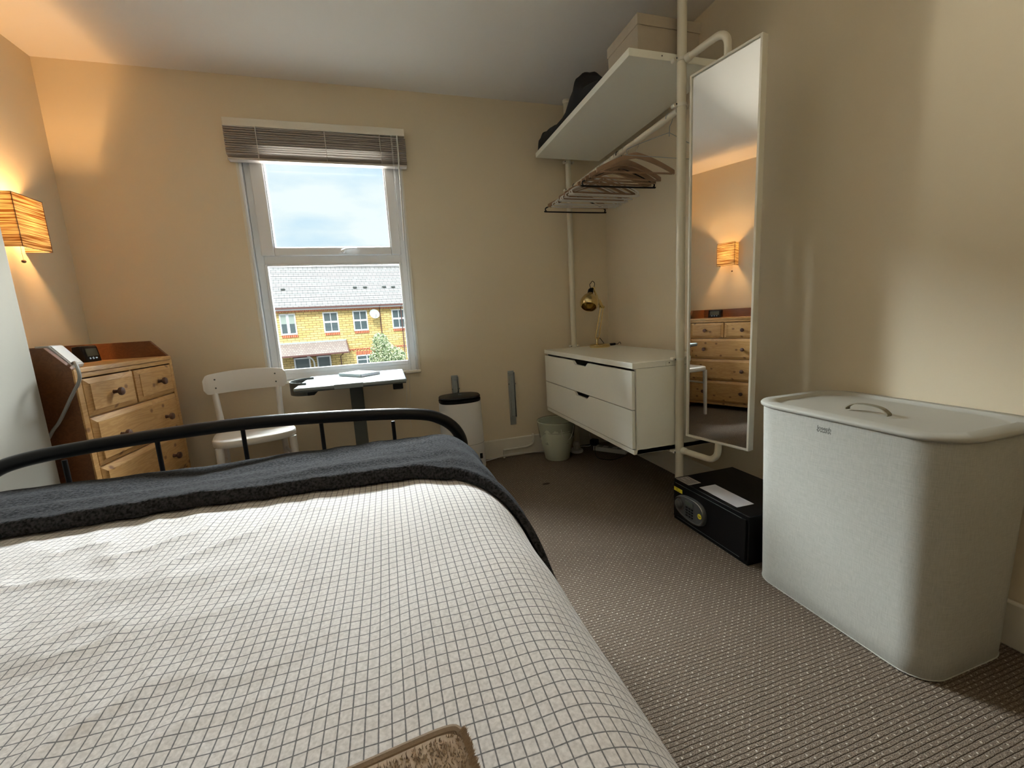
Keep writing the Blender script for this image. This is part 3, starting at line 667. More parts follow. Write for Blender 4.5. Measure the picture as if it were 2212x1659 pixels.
obj('loop_handle', MB().tube([(0, .10*math.cos(a)*.6, .245+.055*math.sin(a)) for a in [PI*i/12 for i in range(13)]], .002, 6), 'whitep', t)

# ------------------------------------------------------------------ coat hangers
def hook_pts(r=.020, drop=.055):
    out = []
    for i in range(15):
        a = math.radians(-20+215*i/14); out.append((-math.cos(a)*r*-1, 0, math.sin(a)*r))
    out = [(r*math.cos(math.radians(195-215*i/14)), 0, r*math.sin(math.radians(195-215*i/14))) for i in range(15)]
    out += [(.010, 0, -.022), (.002, 0, -.034), (0, 0, -drop-.02)]
    return out
def hanger(kind, label, group, loc, rz):
    t = thing('coat_hanger', label, 'coat hanger', loc, rz, group)
    hr = .0155; hm = {'wood': 'chrome', 'black': 'blackp', 'wire': 'steel', 'white': 'chrome', 'tube': 'whitep'}[kind]
    obj('hook', MB().tube([(x, y, z) for x, y, z in hook_pts(.0175)], .0016 if kind != 'black' else .0022, 8), hm, t)
    w = .215
    if kind == 'wood':
        def out(xx): u = abs(xx)/w; return -.062-.012*u-.062*u**1.5
        ps = [(-w+2*w*i/24) for i in range(25)]
        up = [(x, out(x)+.013*(1-abs(x)/w*.6)) for x in ps]; lo = [(x, out(x)-.013*(1-abs(x)/w*.3)) for x in ps[::-1]]
        b = MB(); n = len(ps)
        rr = [[(x, -.006, out(x)+.014-.004*abs(x)/w), (x, .006, out(x)+.014-.004*abs(x)/w), (x, .006, out(x)-.013+.003*abs(x)/w), (x, -.006, out(x)-.013+.003*abs(x)/w)] for x in ps]
        obj('shoulder', b.rings(rr), 'hwood', t, bevel=.002)
        obj('trouser_bar', MB().tube([(-w+.012, 0, -.142), (w-.012, 0, -.142)], .0048, 8), 'hwood', t)
    elif kind in ('black', 'tube', 'wire', 'white'):
        r = {'black': .0042, 'tube': .0035, 'wire': .0014, 'white': .0032}[kind]
        p = [(0, 0, -.06), (.02, 0, -.066), (w*.6, 0, -.105), (w-.012, 0, -.135), (w, 0, -.146), (w-.006, 0, -.158), (w-.025, 0, -.162), (-w+.025, 0, -.162), (-w+.006, 0, -.158), (-w, 0, -.146), (-w+.012, 0, -.135), (-w*.6, 0, -.105), (-.02, 0, -.066), (0, 0, -.06)]
        obj('frame_loop', MB().tube(smooth_path(p, 4), r, 8), {'black': 'blackp', 'wire': 'steel', 'tube': 'whitep', 'white': 'greyp'}[kind], t)
    return t
def copy_tree(o, parent=None):
    c = o.copy(); COL.objects.link(c)
    if parent: c.parent = parent
    for ch in list(o.children): copy_tree(ch, c)
    return c
HZ = 1.812+.0135-.0165
hw = hanger('wood', 'wooden coat hanger packed in the bunch at the middle of the clothes rail', 'wooden hangers in the middle bunch', (1.281, 2.05, HZ), .03)
hwf = copy_tree(hw); hwf.location.y = 1.955; hwf.rotation_euler.z = -.05; del hwf['group']; hwf['label'] = 'wooden coat hanger standing nearest the mirror, in front of the wooden bunch'
for i, y in enumerate((2.095, 2.14, 2.18)):
    c = copy_tree(hw); c.location.y = y; c.rotation_euler.z = random.uniform(-.05, .09); c.location.z = HZ
hf = copy_tree(hw); hf.location.y = 2.615; hf.rotation_euler.z = .03; del hf['group']; hf['label'] = 'wooden coat hanger at the far end of the rail beside the black one'
for i, y in enumerate((2.30, 2.36, 2.43)):
    c = copy_tree(hw); c.location.y = y; c.rotation_euler.z = random.uniform(-.02, .02); c['group'] = 'wooden hangers among the white ones'; c['label'] = 'wooden coat hanger mixed among the white plastic hangers toward the window wall'
hanger('wire', 'thin wire coat hanger hooked alone beside the wardrobe pole near the mirror', None, (1.281, 1.70, HZ), .0)
ht = hanger('tube', 'white plastic coat hanger in the far bunch on the clothes rail', 'white plastic hangers', (1.281, 2.26, HZ), .02)
for y in (2.285, 2.335, 2.385, 2.408, 2.46, 2.49, 2.53):
    c = copy_tree(ht); c.location.y = y; c.rotation_euler.z = random.uniform(-.02, .02)
hb = hanger('black', 'black coat hanger hanging lowest at the far end of the clothes rail', None, (1.281, 2.655, HZ), .0)
hb2 = copy_tree(hb); hb2.location.y = 2.118; hb2.rotation_euler.z = -.03; hb2['label'] = 'black coat hanger tucked behind the wooden bunch'

# ------------------------------------------------------------------ brass desk lamp on the cabinet
dl = thing('desk_lamp', 'shiny brass swing-arm desk lamp on the white cabinet', 'lamp', (1.395, 2.585, .754))
obj('base', MB().lathe([(0, 0), (.068, 0), (.070, .006), (.069, .017), (.062, .022), (.02, .024), (0, .024)], seg=32, cap=False), 'brass', dl)
obj('stem', MB().lathe([(.008, .02), (.008, .06)], (-.02, 0, 0)), 'brass', dl)
A = Vector((-.020, 0, .060)); Bp = Vector((.022, .0, .268)); Cp = Vector((-.045, -.01, .395))
for dx in (-.012, .014):
    obj('lower_arm', MB().tube([A+Vector((dx, 0, 0)), Bp+Vector((dx*.8, 0, 0))], .0035, 8), 'brass', dl)
obj('spring', MB().tube([(A+Vector((.0, 0, .015)))*(1-t)+t*(A+Vector((.022, 0, .11)))+Vector((.003*math.cos(t*90), .003*math.sin(t*90), 0)) for t in [i/120 for i in range(121)]], .0012, 5), 'chrome', dl)
for dy in (-.006, .006):
    obj('upper_arm', MB().tube([Bp+Vector((.0, dy, -.004)), Cp+Vector((0, dy, 0))], .0038, 8), 'brass', dl)
for p in (A, Bp, Cp): obj('joint_knob', MB().lathe([(0, -.018), (.007, -.018), (.007, .018), (0, .018)], p, (1, 0, 0) if p is Bp else (0, 1, 0), 12), 'brass', dl)
j = MB().obox((Bp+Cp)/2*.35+Bp*.65+Vector((0, 0, .0)), (Cp-Bp), (0, 1, 0), (1, 0, .6), .028, .010, .009)
obj('arm_bracket', j, 'brass', dl)
hd = Cp+Vector((-.028, -.01, -.045)); ax = Vector((-.35, -.45, -.75)).normalized()
shp = [(.014, -.03), (.018, -.026), (.018, -.004), (.026, .004), (.045, .02), (.057, .044), (.060, .066), (.056, .088), (.050, .098), (.047, .096), (.053, .086), (.057, .066), (.053, .046), (.042, .023), (.02, .006)]
obj('lamp_shade', MB().lathe(shp, hd, ax, 32, cap=False), 'brass', dl)
obj('socket_cap', MB().lathe([(0, -.05), (.012, -.05), (.018, -.04), (.019, -.012), (.0, -.010)], hd, ax, 16, cap=False), 'blackp', dl)
obj('head_cord', MB().tube(smooth_path([hd-ax*.048, hd-ax*.07+Vector((-.01, 0, .015)), Cp+Vector((-.018, 0, .03)), Cp+Vector((-.004, 0, .045)), Cp+Vector((.012, 0, .03)), Cp+Vector((.004, 0, 0))], 6), .0022, 6), 'blackp', dl)
pc = obj('power_cord', MB().tube(smooth_path([(.068, .0, .006), (.085, .02, .006), (.105, .035, .008)], 5)+smooth_path([(.145, .05, .008), (.17, .055, .006), (.195, .055, .004), (.19, .056, -.2)], 5)[0:11], .0022, 6), 'blackp', dl)
obj('inline_switch', MB().obox((.122, .042, .009), (1, .35, 0), (-.35, 1, 0), (0, 0, 1), .025, .009, .008), 'blackp', dl, bevel=.003)
obj('stem_cord', MB().tube(smooth_path([(-.02, 0, .055), (0, -.004, .06), (.012, -.006, .045), (.028, -.008, .024)], 5), .0022, 6), 'blackp', dl)

# ------------------------------------------------------------------ safe
sf = thing('electronic_safe', 'small black safe with a silver keypad on the carpet beside the laundry basket', 'safe', (1.228, 1.166, 0))
SL, SD_, SHT = .430, .345, .200
obj('body', MB().box(.006, SD_, 0, SL, .0, SHT), 'black', sf, bevel=.003)
dn = MB().prism([(.010, .018), (SL-.006, .018), (SL-.006, SHT-.016), (.010, SHT-.016)], lambda a, c, t: (t, a, c), .0, .006)
door = obj('door', dn, 'black', sf, bevel=.0015)
hl = MB().box(-.0003, .0005, .035, SL-.03, .0205, .0218).box(-.0003, .0005, .03, SL-.018, SHT-.0165, SHT-.0152)
obj('door_gap_edge', hl, 'steel', door)
# keypad panel: an egg outline, wide end toward the camera
kc, kz = .308, .098
def egg(k, n=40):
    out = []
    for i in range(n):
        a = 2*PI*i/n; u = math.cos(a); v = math.sin(a)
        w = .096; hgt = .054*(1-.18*u)
        e = 2.4; out.append((kc+math.copysign(abs(u)**(2/e), u)*w*k, kz+math.copysign(abs(v)**(2/e), v)*hgt*k))
    return out
ep = MB(); r0 = [[(t, a, c) for a, c in egg(k)] for t, k in ((.002, 1.03), (-.010, 1.0), (-.014, .95), (-.014, .90), (-.011, .87))]
ep.rings(r0); kp = obj('keypad_panel', ep, 'safegrey', sf)
obj('panel_rim', MB().tube([(-.0135, a, c) for a, c in egg(.955)]+[(-.0135, *egg(.955)[0])], .0013, 6), 'chrome', kp)
obj('display', MB().box(-.0135, -.011, kc-.028, kc+.020, kz+.018, kz+.036), 'lcd', kp, bevel=.001)
k_ = MB()
for r in range(4):
    for c in range(3): k_.obox((-.0125, kc+.012-c*.017, kz+.006-r*.0125), (0, 1, 0), (1, 0, 0), (0, 0, 1), .0058, .002, .0038)
obj('number_keys', k_, 'blackp', kp, bevel=.001)
k2 = MB()
for r in range(4):
    for c in range(3): k2.box(-.0150, -.0145, kc+.012-c*.017-.001, kc+.012-c*.017+.0014, kz+.0045-r*.0125, kz+.0085-r*.0125)
obj('key_digits', k2, 'chrome', kp)
obj('turn_knob', MB().lathe([(.027, -.002), (.027, .001), (.022, .002), (.018, .012), (.013, .015), (0, .016)], (-.011, kc+.060, kz+.004), (-1, 0, 0), 28, cap=False), 'safegrey', kp)
obj('knob_ring', MB().lathe([(.026, 0), (.029, .0), (.029, .003), (.026, .003)], (-.011, kc+.060, kz+.004), (-1, 0, 0), 28, cap=False), 'chrome', kp)
obj('round_badge', MB().lathe([(0, 0), (.0115, 0), (.0115, .0012), (0, .0012)], (-.0125, kc-.070, kz-.002), (-1, 0, 0), 24), 'yellow', kp)
text('badge_text', 'Yale', .010, 'ink', kp, basis((-.0142, kc-.070, kz-.002), (0, -1, 0), (0, 0, 1), (-1, 0, 0)), .0002)
yl = obj('yellow_label', MB().box(-.0006, 0, .364, .420, .146, .164), 'yellow', sf)
text('label_text', 'YALE', .009, 'ink', yl, basis((-.0010, .402, .159), (0, -1, 0), (0, 0, 1), (-1, 0, 0)), .0001)
text('label_text', 'Secure safe', .006, 'ink', yl, basis((-.0010, .395, .151), (0, -1, 0), (0, 0, 1), (-1, 0, 0)), .0001)
gl_ = obj('grey_label', MB().box(.006, .072, .330, .418, SHT, SHT+.0006), 'sticker', sf)
ln = MB()
for i in range(7): ln.box(.012+i*.008, .0145+i*.008, .338, .410-(.03 if i % 3 == 2 else 0), SHT+.0006, SHT+.0009)
obj('label_lines', ln, 'ink', gl_)
pp = MB().obox((0, 0, .0), (1, 0, 0), (0, 1, 0), (0, 0, 1), .041, .106, .0006)
pap = obj('paper_sheet', pp, 'paper', None); pap.location = (1.297, 1.349, .2014); pap.rotation_euler = (0, 0, -.02)
tag(pap, 'narrow white paper sheet lying on top of the black safe', 'paper')

# ------------------------------------------------------------------ laundry basket
lb = thing('laundry_basket', 'large grey fabric laundry basket with a flat lid and loop handle', 'laundry basket', (1.395, .865, 0))
def brect(w, d, r, cx, cy, z): return [(cx+a, cy+b_, z) for a, b_ in rrect(w, d, r, 10)]
rr = [brect(.338, .520, .072, -.004, .0, .0), brect(.345, .528, .075, -.004, .0, .006)]
for i in range(1, 13):
    u = i/12; rr.append(brect(.345+.038*u, .528+.026*u, .075+.02*u, -.004+.002*u, .004*u, .006+.634*u))
obj('fabric_body', MB().rings(rr), 'linen', lb, ang=50)
obj('bottom_piping', MB().tube([(a, b_, .0045) for a, b_, c_ in brect(.345, .528, .075, -.004, 0, 0)]+[brect(.345, .528, .075, -.004, 0, .0045)[0]], .0018, 6), 'linen', lb)
w, d_ = .402, .576
lr = [brect(w-.012, d_-.012, .098, 0, .004, .640), brect(w, d_, .105, 0, .004, .644), brect(w, d_, .105, 0, .004, .651), brect(w-.008, d_-.008, .10, 0, .004, .655),
      brect(w-.070, d_-.075, .085, 0, .004, .657), brect(w-.078, d_-.085, .085, 0, .004, .648), brect(w-.096, d_-.103, .08, 0, .004, .6465)]
lid = obj('lid', MB().rings(lr), 'lid', lb, ang=60)
hp = smooth_path([(-.052, .056, .650), (-.052, .055, .658), (-.052, .036, .670), (-.052, .0, .674), (-.052, -.036, .670), (-.052, -.055, .658), (-.052, -.056, .650)], 5)
hm_ = MB(); ring = []
for i, p in enumerate(hp):
    a = hp[max(i-1, 0)]; c = hp[min(i+1, len(hp)-1)]; T = (c-a).normalized(); nrm = T.cross(Vector((1, 0, 0))).normalized()
    ring.append([p+Vector((-.009, 0, 0))+nrm*.0012, p+Vector((.009, 0, 0))+nrm*.0012, p+Vector((.009, 0, 0))-nrm*.0012, p+Vector((-.009, 0, 0))-nrm*.0012])
obj('loop_handle', hm_.rings(ring), 'handle_strap', lid)
for dz, bdy in ((.6135, 'Joseph'), (.6035, 'Joseph')):
    text('logo_lettering', bdy, .0165, 'logo', lb, basis((-.1935+ (dz-.6135)*-.035+.0012, .0205, dz), (0, -1, 0), (-.036, 0, 1), (-1, 0, -.036)), .0006, {'space_character': .95, 'offset': .0003})

# ------------------------------------------------------------------ pine chest of drawers
TH = 1.528
ch = thing('chest_of_drawers', 'pine chest of drawers in the left corner with dark round knobs', 'chest of drawers', (-1.132, 1.966, 0), TH)
W, DP, CT, HT = .684, .375, .890, .972
sp = [(0, 0), (DP, 0), (DP, HT), (.070, HT), (.0, CT-.002), ]
for x0 in (0, W-.020):
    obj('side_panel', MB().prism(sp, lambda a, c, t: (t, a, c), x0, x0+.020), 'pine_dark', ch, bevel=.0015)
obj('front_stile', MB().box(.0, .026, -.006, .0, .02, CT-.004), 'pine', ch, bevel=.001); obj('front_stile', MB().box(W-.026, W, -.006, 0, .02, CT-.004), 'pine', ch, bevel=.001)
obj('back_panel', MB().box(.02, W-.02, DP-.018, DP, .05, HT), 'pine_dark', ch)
obj('top_board', MB().box(.020, W-.020, -.012, DP-.018, CT-.020, CT), 'pine', ch, bevel=.003)
obj('top_moulding', MB().box(.022, W-.022, -.008, .02, CT-.040, CT-.021), 'pine', ch, bevel=.003)
obj('plinth', MB().box(.026, W-.026, -.004, .016, .045, .068), 'pine', ch, bevel=.003)
rows = [(.700, .845, 2), (.500, .692, 1), (.290, .492, 1), (.072, .282, 1)]
cy_ = {0: .774, 1: .593, 2: .388, 3: .175}
obj('divider_rail', MB().box(.02, W-.02, .004, .30, .693, .699).box(.02, W-.02, .004, .30, .493, .499).box(.02, W-.02, .004, .30, .283, .289).box(W/2-.006, W/2+.006, .004, .3, .699, .85), 'pine', ch)
def front(x0, x1, z0, z1, knobs, zk):
    e = .020; o_ = [(x0, z0), (x1, z0), (x1, z1), (x0, z1)]; i_ = [(x0+e, z0+e), (x1-e, z0+e), (x1-e, z1-e), (x0+e, z1-e)]; i2 = [(x0+e+.001, z0+e+.001), (x1-e-.001, z0+e+.001), (x1-e-.001, z1-e-.001), (x0+e+.001, z1-e-.001)]
    mb = MB().rings([[(a, .020, c) for a, c in o_], [(a, -.006, c) for a, c in o_], [(a, -.014, c) for a, c in i_], [(a, -.017, c) for a, c in i2]])
    d = obj('drawer', mb, 'pine', ch, smooth=False)
    for xk in knobs:
        obj('knob', MB().lathe([(.0, -.002), (.010, -.002), (.008, .004), (.007, .014), (.011, .019), (.0165, .023), (.0175, .028), (.015, .034), (.008, .037), (0, .0375)], (xk, -.016, zk), (0, -1, 0), 20, cap=False), 'knob', d)
for r, (z0, z1, n) in enumerate(rows):
    if n == 2:
        front(.030, W/2-.006, z0, z1, (.175,), cy_[r]); front(W/2+.006, W-.030, z0, z1, (W-.175,), cy_[r])
    else: front(.030, W-.030, z0, z1, (.169, W-.169), cy_[r])

ck = thing('radio_clock', 'small black digital clock at the back of the pine chest top', 'clock', (-1.385, 2.49, CT+.001), .06)
c_ = MB().prism([(0, 0), (.05, 0), (.045, .073), (.018, .078), (.010, .072)], lambda a, c, t: (.045-a, t, c), -.065, .065)
obj('case', c_, 'blackp', ck, bevel=.004)
sc_ = Vector((.99, 0, .137)).normalized()
obj('display', MB().obox((.0415, 0, .045), (0, 1, 0), (-.137, 0, .99), (.99, 0, .137), .045, .018, .0006), 'lcd', ck)
b3 = MB()
for y, r in ((-.025, .004), (0, .005), (.022, .003), (.03, .003)): b3.lathe([(r-.0012, 0), (r, 0), (r, .001), (r-.0012, .001)], (.0435, y, .017), sc_, 12, cap=False)
obj('button_marks', b3, 'screenmark', ck)

ad = thing('plug_adapter', 'pale grey wedge adapter standing at the near end of the chest top', 'adapter', (-1.20, 2.012, CT+.001))
w_ = [(-.040, .0), (.052, .0), (.058, .012), (.000, .088), (-.040, .088)]
obj('wedge_case', MB().prism(w_, lambda a, c, t: (a, t, c), -.020, .050), mat('adapter_shade_grey', (.48, .48, .48), .5), ad, bevel=.002)
obj('lit_face', MB().obox((.0295, .015, .0515), (.058, 0, -.078), (0, 1, 0), (.078, 0, .058), .042, .030, .0015), 'whitep', ad, bevel=.001)  # white skin paints the lit slope; the grey case carries the shade
cc = [(-1.150, 2.005, .905), (-1.128, 1.985, .912), (-1.108, 1.955, .905), (-1.098, 1.942, .885), (-1.097, 1.940, .862), (-1.104, 1.940, .838), (-1.121, 1.942, .812), (-1.142, 1.945, .779), (-1.166, 1.945, .736), (-1.193, 1.945, .692), (-1.222, 1.94, .650), (-1.30, 1.935, .50), (-1.36, 1.935, .2), (-1.38, 1.935, .02)]
o = obj('adapter_cable', MB().tube([(x+1.20, y-2.012, z-CT-.001) for x, y, z in smooth_path(cc, 5)], .0055, 8), 'greyp', ad)

# ------------------------------------------------------------------ wall lamp
wl = thing('wall_lamp', 'lit box-shaped woven wall lamp with a pull cord on the left wall', 'wall lamp', (LW, 2.430, 1.398))
SW_, SDp, SHh = .168, .098, .219
shd = MB(); 
for a in ((SDp, SDp, 0, SW_),):
    pass
def pane(x0, y0, x1, y1):
    return [(x0, y0, 0), (x1, y1, 0), (x1, y1, SHh), (x0, y0, SHh)]
sm = MB()
for q in (pane(0, -SW_/2, SDp, -SW_/2), pane(SDp, -SW_/2, SDp, SW_/2), pane(SDp, SW_/2, 0, SW_/2)): sm.add(q, [(0, 1, 2, 3)])
o = obj('woven_shade', sm, 'shade', wl, smooth=False); md_ = o.modifiers.new('t', 'SOLIDIFY'); md_.thickness = .0016
ed = MB()
for x, y in ((SDp, -SW_/2), (SDp, SW_/2)): ed.tube([(x, y, 0), (x, y, SHh)], .0013, 6)
for z in (0, SHh): ed.tube([(0, -SW_/2, z), (SDp, -SW_/2, z), (SDp, SW_/2, z), (0, SW_/2, z)], .0013, 6)
obj('wire_frame', ed, mat('shade_edge', (.12, .05, .02), .6), wl)
obj('back_plate', MB().box(.0, .012, -.035, .035, .06, .16), 'whitep', wl, bevel=.002)
obj('bulb_holder', MB().lathe([(.014, 0), (.014, .03)], (.048, 0, .07), (0, 0, 1), 14).box(.01, .05, -.006, .006, .072, .084), 'whitep', wl)
obj('bulb', MB().lathe([(0, 0), (.010, .004), (.014, .02), (.020, .04), (.020, .052), (.012, .064), (0, .068)], (.048, 0, .10), (0, 0, 1), 16, cap=False), 'bulb', wl)
obj('pull_string', MB().tube([(.072, -.055, .06), (.072, -.055, -.052)], .0008, 5), 'kraft', wl)
obj('pull_bead', MB().lathe([(0, -.007), (.006, -.005), (.0085, 0), (.006, .005), (0, .007)], (.072, -.055, -.058), (0, 0, 1), 14, cap=False), 'knob', wl)
add_light('wall_lamp_light', 'POINT', 85, (LW+.052, 2.43, 1.54), color=(1, .54, .21), shadow_soft_size=.022)

# ------------------------------------------------------------------ chair
CRZ = math.atan2(.12, .38)
cr_ = thing('dining_chair', 'white wooden chair with a curved backrest beside the small desk', 'chair', (-.678, 2.375, 0), CRZ)
sw, sd = .40, .355
def seat_outline(k=1):
    out = []
    for i in range(40):
        a = 2*PI*i/40; u, v = math.cos(a), math.sin(a); e = 3.4
        x = math.copysign(abs(u)**(2/e), u)*sw/2; y = math.copysign(abs(v)**(2/e), v)*sd/2
        x *= 1-.10*(y/(sd/2)+1)/2; out.append((x*k, y*k+sd/2))
    return out
z0 = .420
sr = [[(a, b_, z0) for a, b_ in seat_outline(.97)], [(a, b_, z0+.004) for a, b_ in seat_outline(1)], [(a, b_, z0+.030) for a, b_ in seat_outline(1)], [(a, b_, z0+.036) for a, b_ in seat_outline(.975)], [(a, b_, z0+.034) for a, b_ in seat_outline(.8)], [(a, b_, z0+.030) for a, b_ in seat_outline(.5)]]
obj('seat', MB().rings(sr), 'chair', cr_, ang=60)
for x, y, x2, y2, tp_ in ((-.165, .045, -.17, .035, .422), (.165, .045, .17, .035, .422)):
    obj('leg', MB().tube([(x2, y2, 0), (x, y, tp_)], [.014, .019], 14), 'chair', cr_)
for sx_ in (-1, 1):
    obj('leg', MB().tube(smooth_path([(sx_*.155, sd+.025, 0), (sx_*.148, sd-.035, .25), (sx_*.145, sd-.045, .43), (sx_*.150, sd-.035, .60), (sx_*.160, sd-.005, .755)], 5), [.013]*6+[.016]*8+[.015]*7, 14), 'chair', cr_)
obj('apron_rail', MB().tube([(-.145, sd-.05, .385), (.145, sd-.05, .385)], .010, 8), 'chair', cr_)
obj('stretcher', MB().tube([(-.165, .035, .30), (-.15, sd-.035, .30)], .009, 8), 'chair', cr_); obj('stretcher', MB().tube([(.165, .035, .30), (.15, sd-.035, .30)], .009, 8), 'chair', cr_)
brr = []
for i in range(29):
    u = -1+2*i/28; x = u*.200; yc = sd-.012+.030*(1-u*u); hh = .052+.006*(1-u*u)
    if abs(u) > .86: q = (abs(u)-.86)/.14; hh = hh-.026*(1-math.sqrt(max(0, 1-q*q)))
    zc_ = .715+.010*(1-u*u); ring = []
    for (dy, dz) in ((-.008, -1), (-.0095, -.9), (-.0095, .9), (-.008, 1), (.008, 1), (.0095, .9), (.0095, -.9), (.008, -1)):
        ring.append((x, yc+dy+dz*hh*.18-.020, zc_+dz*hh))
    brr.append(ring)
bk = obj('backrest', MB().rings(brr), 'chair', cr_, ang=50)
for sx_ in (-1, 1):
    for dz in (-.022, .024):
        u = sx_*.145/.200; yc = sd-.012+.030*(1-u*u)
        obj('screw', MB().lathe([(0, 0), (.0045, 0), (.004, .002), (0, .0025)], (sx_*.145, yc-.0095+dz*.18-.0205, .718+dz), (0, -1, 0), 12, cap=False), 'dgrey', bk)

# ------------------------------------------------------------------ small desk by the window
dk = thing('laptop_desk', 'small desk with a pale top on a single dark column under the window', 'desk', (-.188, 2.530, 0))
zt = .700
obj('desktop', MB().box(-.274, .273, -.262, .258, zt-.018, zt), 'desk', dk, bevel=.007, seg=3)
obj('edge_band', MB().box(-.270, .269, -.258, .254, zt-.0235, zt-.0185), 'dgrey', dk)
gp = MB()
pts_ = [(-.085, -.270), (.055, -.270), (.055, -.218), (.050, -.210), (-.070, -.210), (-.085, -.228)]
gp.prism(pts_, lambda a, c, t: (a, c, t), zt-.022, zt+.003)
obj('front_lip', gp, 'desk', dk, bevel=.003)
col = MB().box(-.034, .034, -.028, .028, .03, zt-.045)
obj('column', col, 'dgrey', dk, bevel=.004)
obj('column_collar', MB().box(-.040, .040, -.036, .036, zt-.05, zt-.022), 'dgrey', dk, bevel=.003)
obj('base_plate', MB().box(-.22, .22, -.17, .17, .0, .028), 'dgrey', dk, bevel=.006)
sc3 = MB()
for x in (-.042, .042): sc3.lathe([(0, 0), (.004, 0), (.004, .003), (0, .003)], (x, -.037, zt-.043), (0, -1, 0), 10)
obj('collar_bolt', sc3, 'chrome', dk)
tr = MB(); n = 18; o1 = []; 
for i in range(n+1):
    a = PI/2+PI*i/n; o1.append((-.235+.098*math.cos(a), -.02+.125*math.sin(a)))
rgs = [[(x, y, z) for x, y in o1] for z in (zt-.075, zt-.028)]
t2 = MB()
for i in range(n):
    (xa, ya), (xb, yb) = o1[i], o1[i+1]
    t2.add([(xa, ya, zt-.058), (xb, yb, zt-.058), (xb, yb, zt+.011), (xa, ya, zt+.011), (xa*.985, ya, zt-.058), (xb*.985, yb, zt-.058), (xb*.985, yb, zt+.011), (xa*.985, ya, zt+.011)], [(0, 1, 2, 3), (5, 4, 7, 6), (3, 2, 6, 7), (1, 0, 4, 5)])
t2.add([(x, y, zt-.058) for x, y in o1]+[(-.20, -.14, zt-.058), (-.20, .10, zt-.058)], [tuple(range(n+3))])
t2.add([(x, y, zt-.055) for x, y in o1]+[(-.20, -.14, zt-.055), (-.20, .10, zt-.055)], [tuple(range(n+3))])
obj('side_tray', t2, 'dgrey', dk)
obj('height_control', MB().box(.200, .252, -.245, -.18, zt-.055, zt-.024), 'blackp', dk, bevel=.004)
nb = [(-.187, 2.157), (-.076, 2.251), (-.111, 2.528), (-.239, 2.459)]
nbk = thing('notebook', 'closed pale notebook lying on the small desk', 'notebook', (-.168, 2.625, zt+.001))
# rectangular book fitted to those four corners
ax1 = Vector((.105, .085, 0)).normalized(); ax2 = Vector((-.42, 1, 0)).normalized(); ax2 = (ax2-ax1*ax2.dot(ax1)).normalized()
def bk2(c, hx, hy, hz): return MB().obox(c, ax1, ax2, (0, 0, 1), hx, hy, hz)
obj('pages', bk2((0, 0, .008), .064, .105, .0065), 'paper', nbk); obj('cover', bk2((0, 0, .0012), .068, .104, .0011).obox((0, 0, .0160), ax1, ax2, (0, 0, 1), .068, .104, .0013).obox(-ax1*.067+Vector((0, 0, .0086)), ax1, ax2, (0, 0, 1), .0012, .104, .0085), mat('teal_grey_cover', (.45, .52, .53), .5), nbk, bevel=.0006)

# ------------------------------------------------------------------ dehumidifier, brackets, bin, pipe, sockets
dh = thing('dehumidifier', 'white upright dehumidifier with a black oval top against the window wall', 'dehumidifier', (.420, 2.672, 0), 0)
def oval(rx, ry, z, e=2.6, n=44):
    out = []
    for i in range(n):
        a = 2*PI*i/n; u, v = math.cos(a), math.sin(a); out.append((math.copysign(abs(u)**(2/e), u)*rx, math.copysign(abs(v)**(2/e), v)*ry, z))
    return out
obj('base', MB().rings([oval(.134, .106, 0), oval(.136, .108, .024)]), 'blackp', dh)
obj('body', MB().rings([oval(.140, .112, .0245), oval(.142, .114, .035), oval(.134, .108, .455), oval(.132, .106, .470)]), 'whitep', dh, ang=60)
obj('seam', MB().rings([oval(.1402, .1125, .196), oval(.1402, .1125, .198)]), 'greyp', dh)
obj('water_window', MB().box(.088, .106, -.109, -.105, .10, .135), 'blackp', dh, bevel=.002)
tpz = [oval(.131, .105, .470), oval(.134, .107, .474), oval(.134, .107, .488), oval(.120, .096, .492), oval(.126, .100, .493), oval(.134, .106, .500), oval(.130, .103, .508), oval(.10, .08, .511)]
lidb = obj('top_cover', MB().rings(tpz), 'blackp', dh, ang=40)
pm = MB()
for x in (.0, .012): pm.lathe([(0, 0), (.003, 0), (.003, .0006), (0, .0006)], (x, .01, .5112), (0, 0, 1), 10)
obj('indicator', pm, 'screenmark', lidb)

def bracket(name_label, x, z0, z1):
    t = thing('wall_bracket', name_label, 'bracket', (x, D, z0), group=None)
    hgt = z1-z0
    obj('channel', MB().box(-.022, .022, -.004, 0, 0, hgt).box(-.022, -.018, -.030, -.004, .06, hgt-.01).box(.018, .022, -.030, -.004, .06, hgt-.01), 'steel', t, bevel=.001)
    obj('folded_arm', MB().box(-.017, .012, -.036, -.010, .07, hgt-.03), 'steel', t, bevel=.004)
    obj('hinge_pin', MB().lathe([(0, -.026), (.005, -.026), (.005, .026), (0, .026)], (0, -.024, hgt-.09), (1, 0, 0), 12), 'dgrey', t)
    return t
bracket('galvanised folding wall bracket mounted behind the white dehumidifier', .420, .235, .622)
bracket('galvanised folding wall bracket alone on the wall between dehumidifier and cabinet', .818, .228, .617)

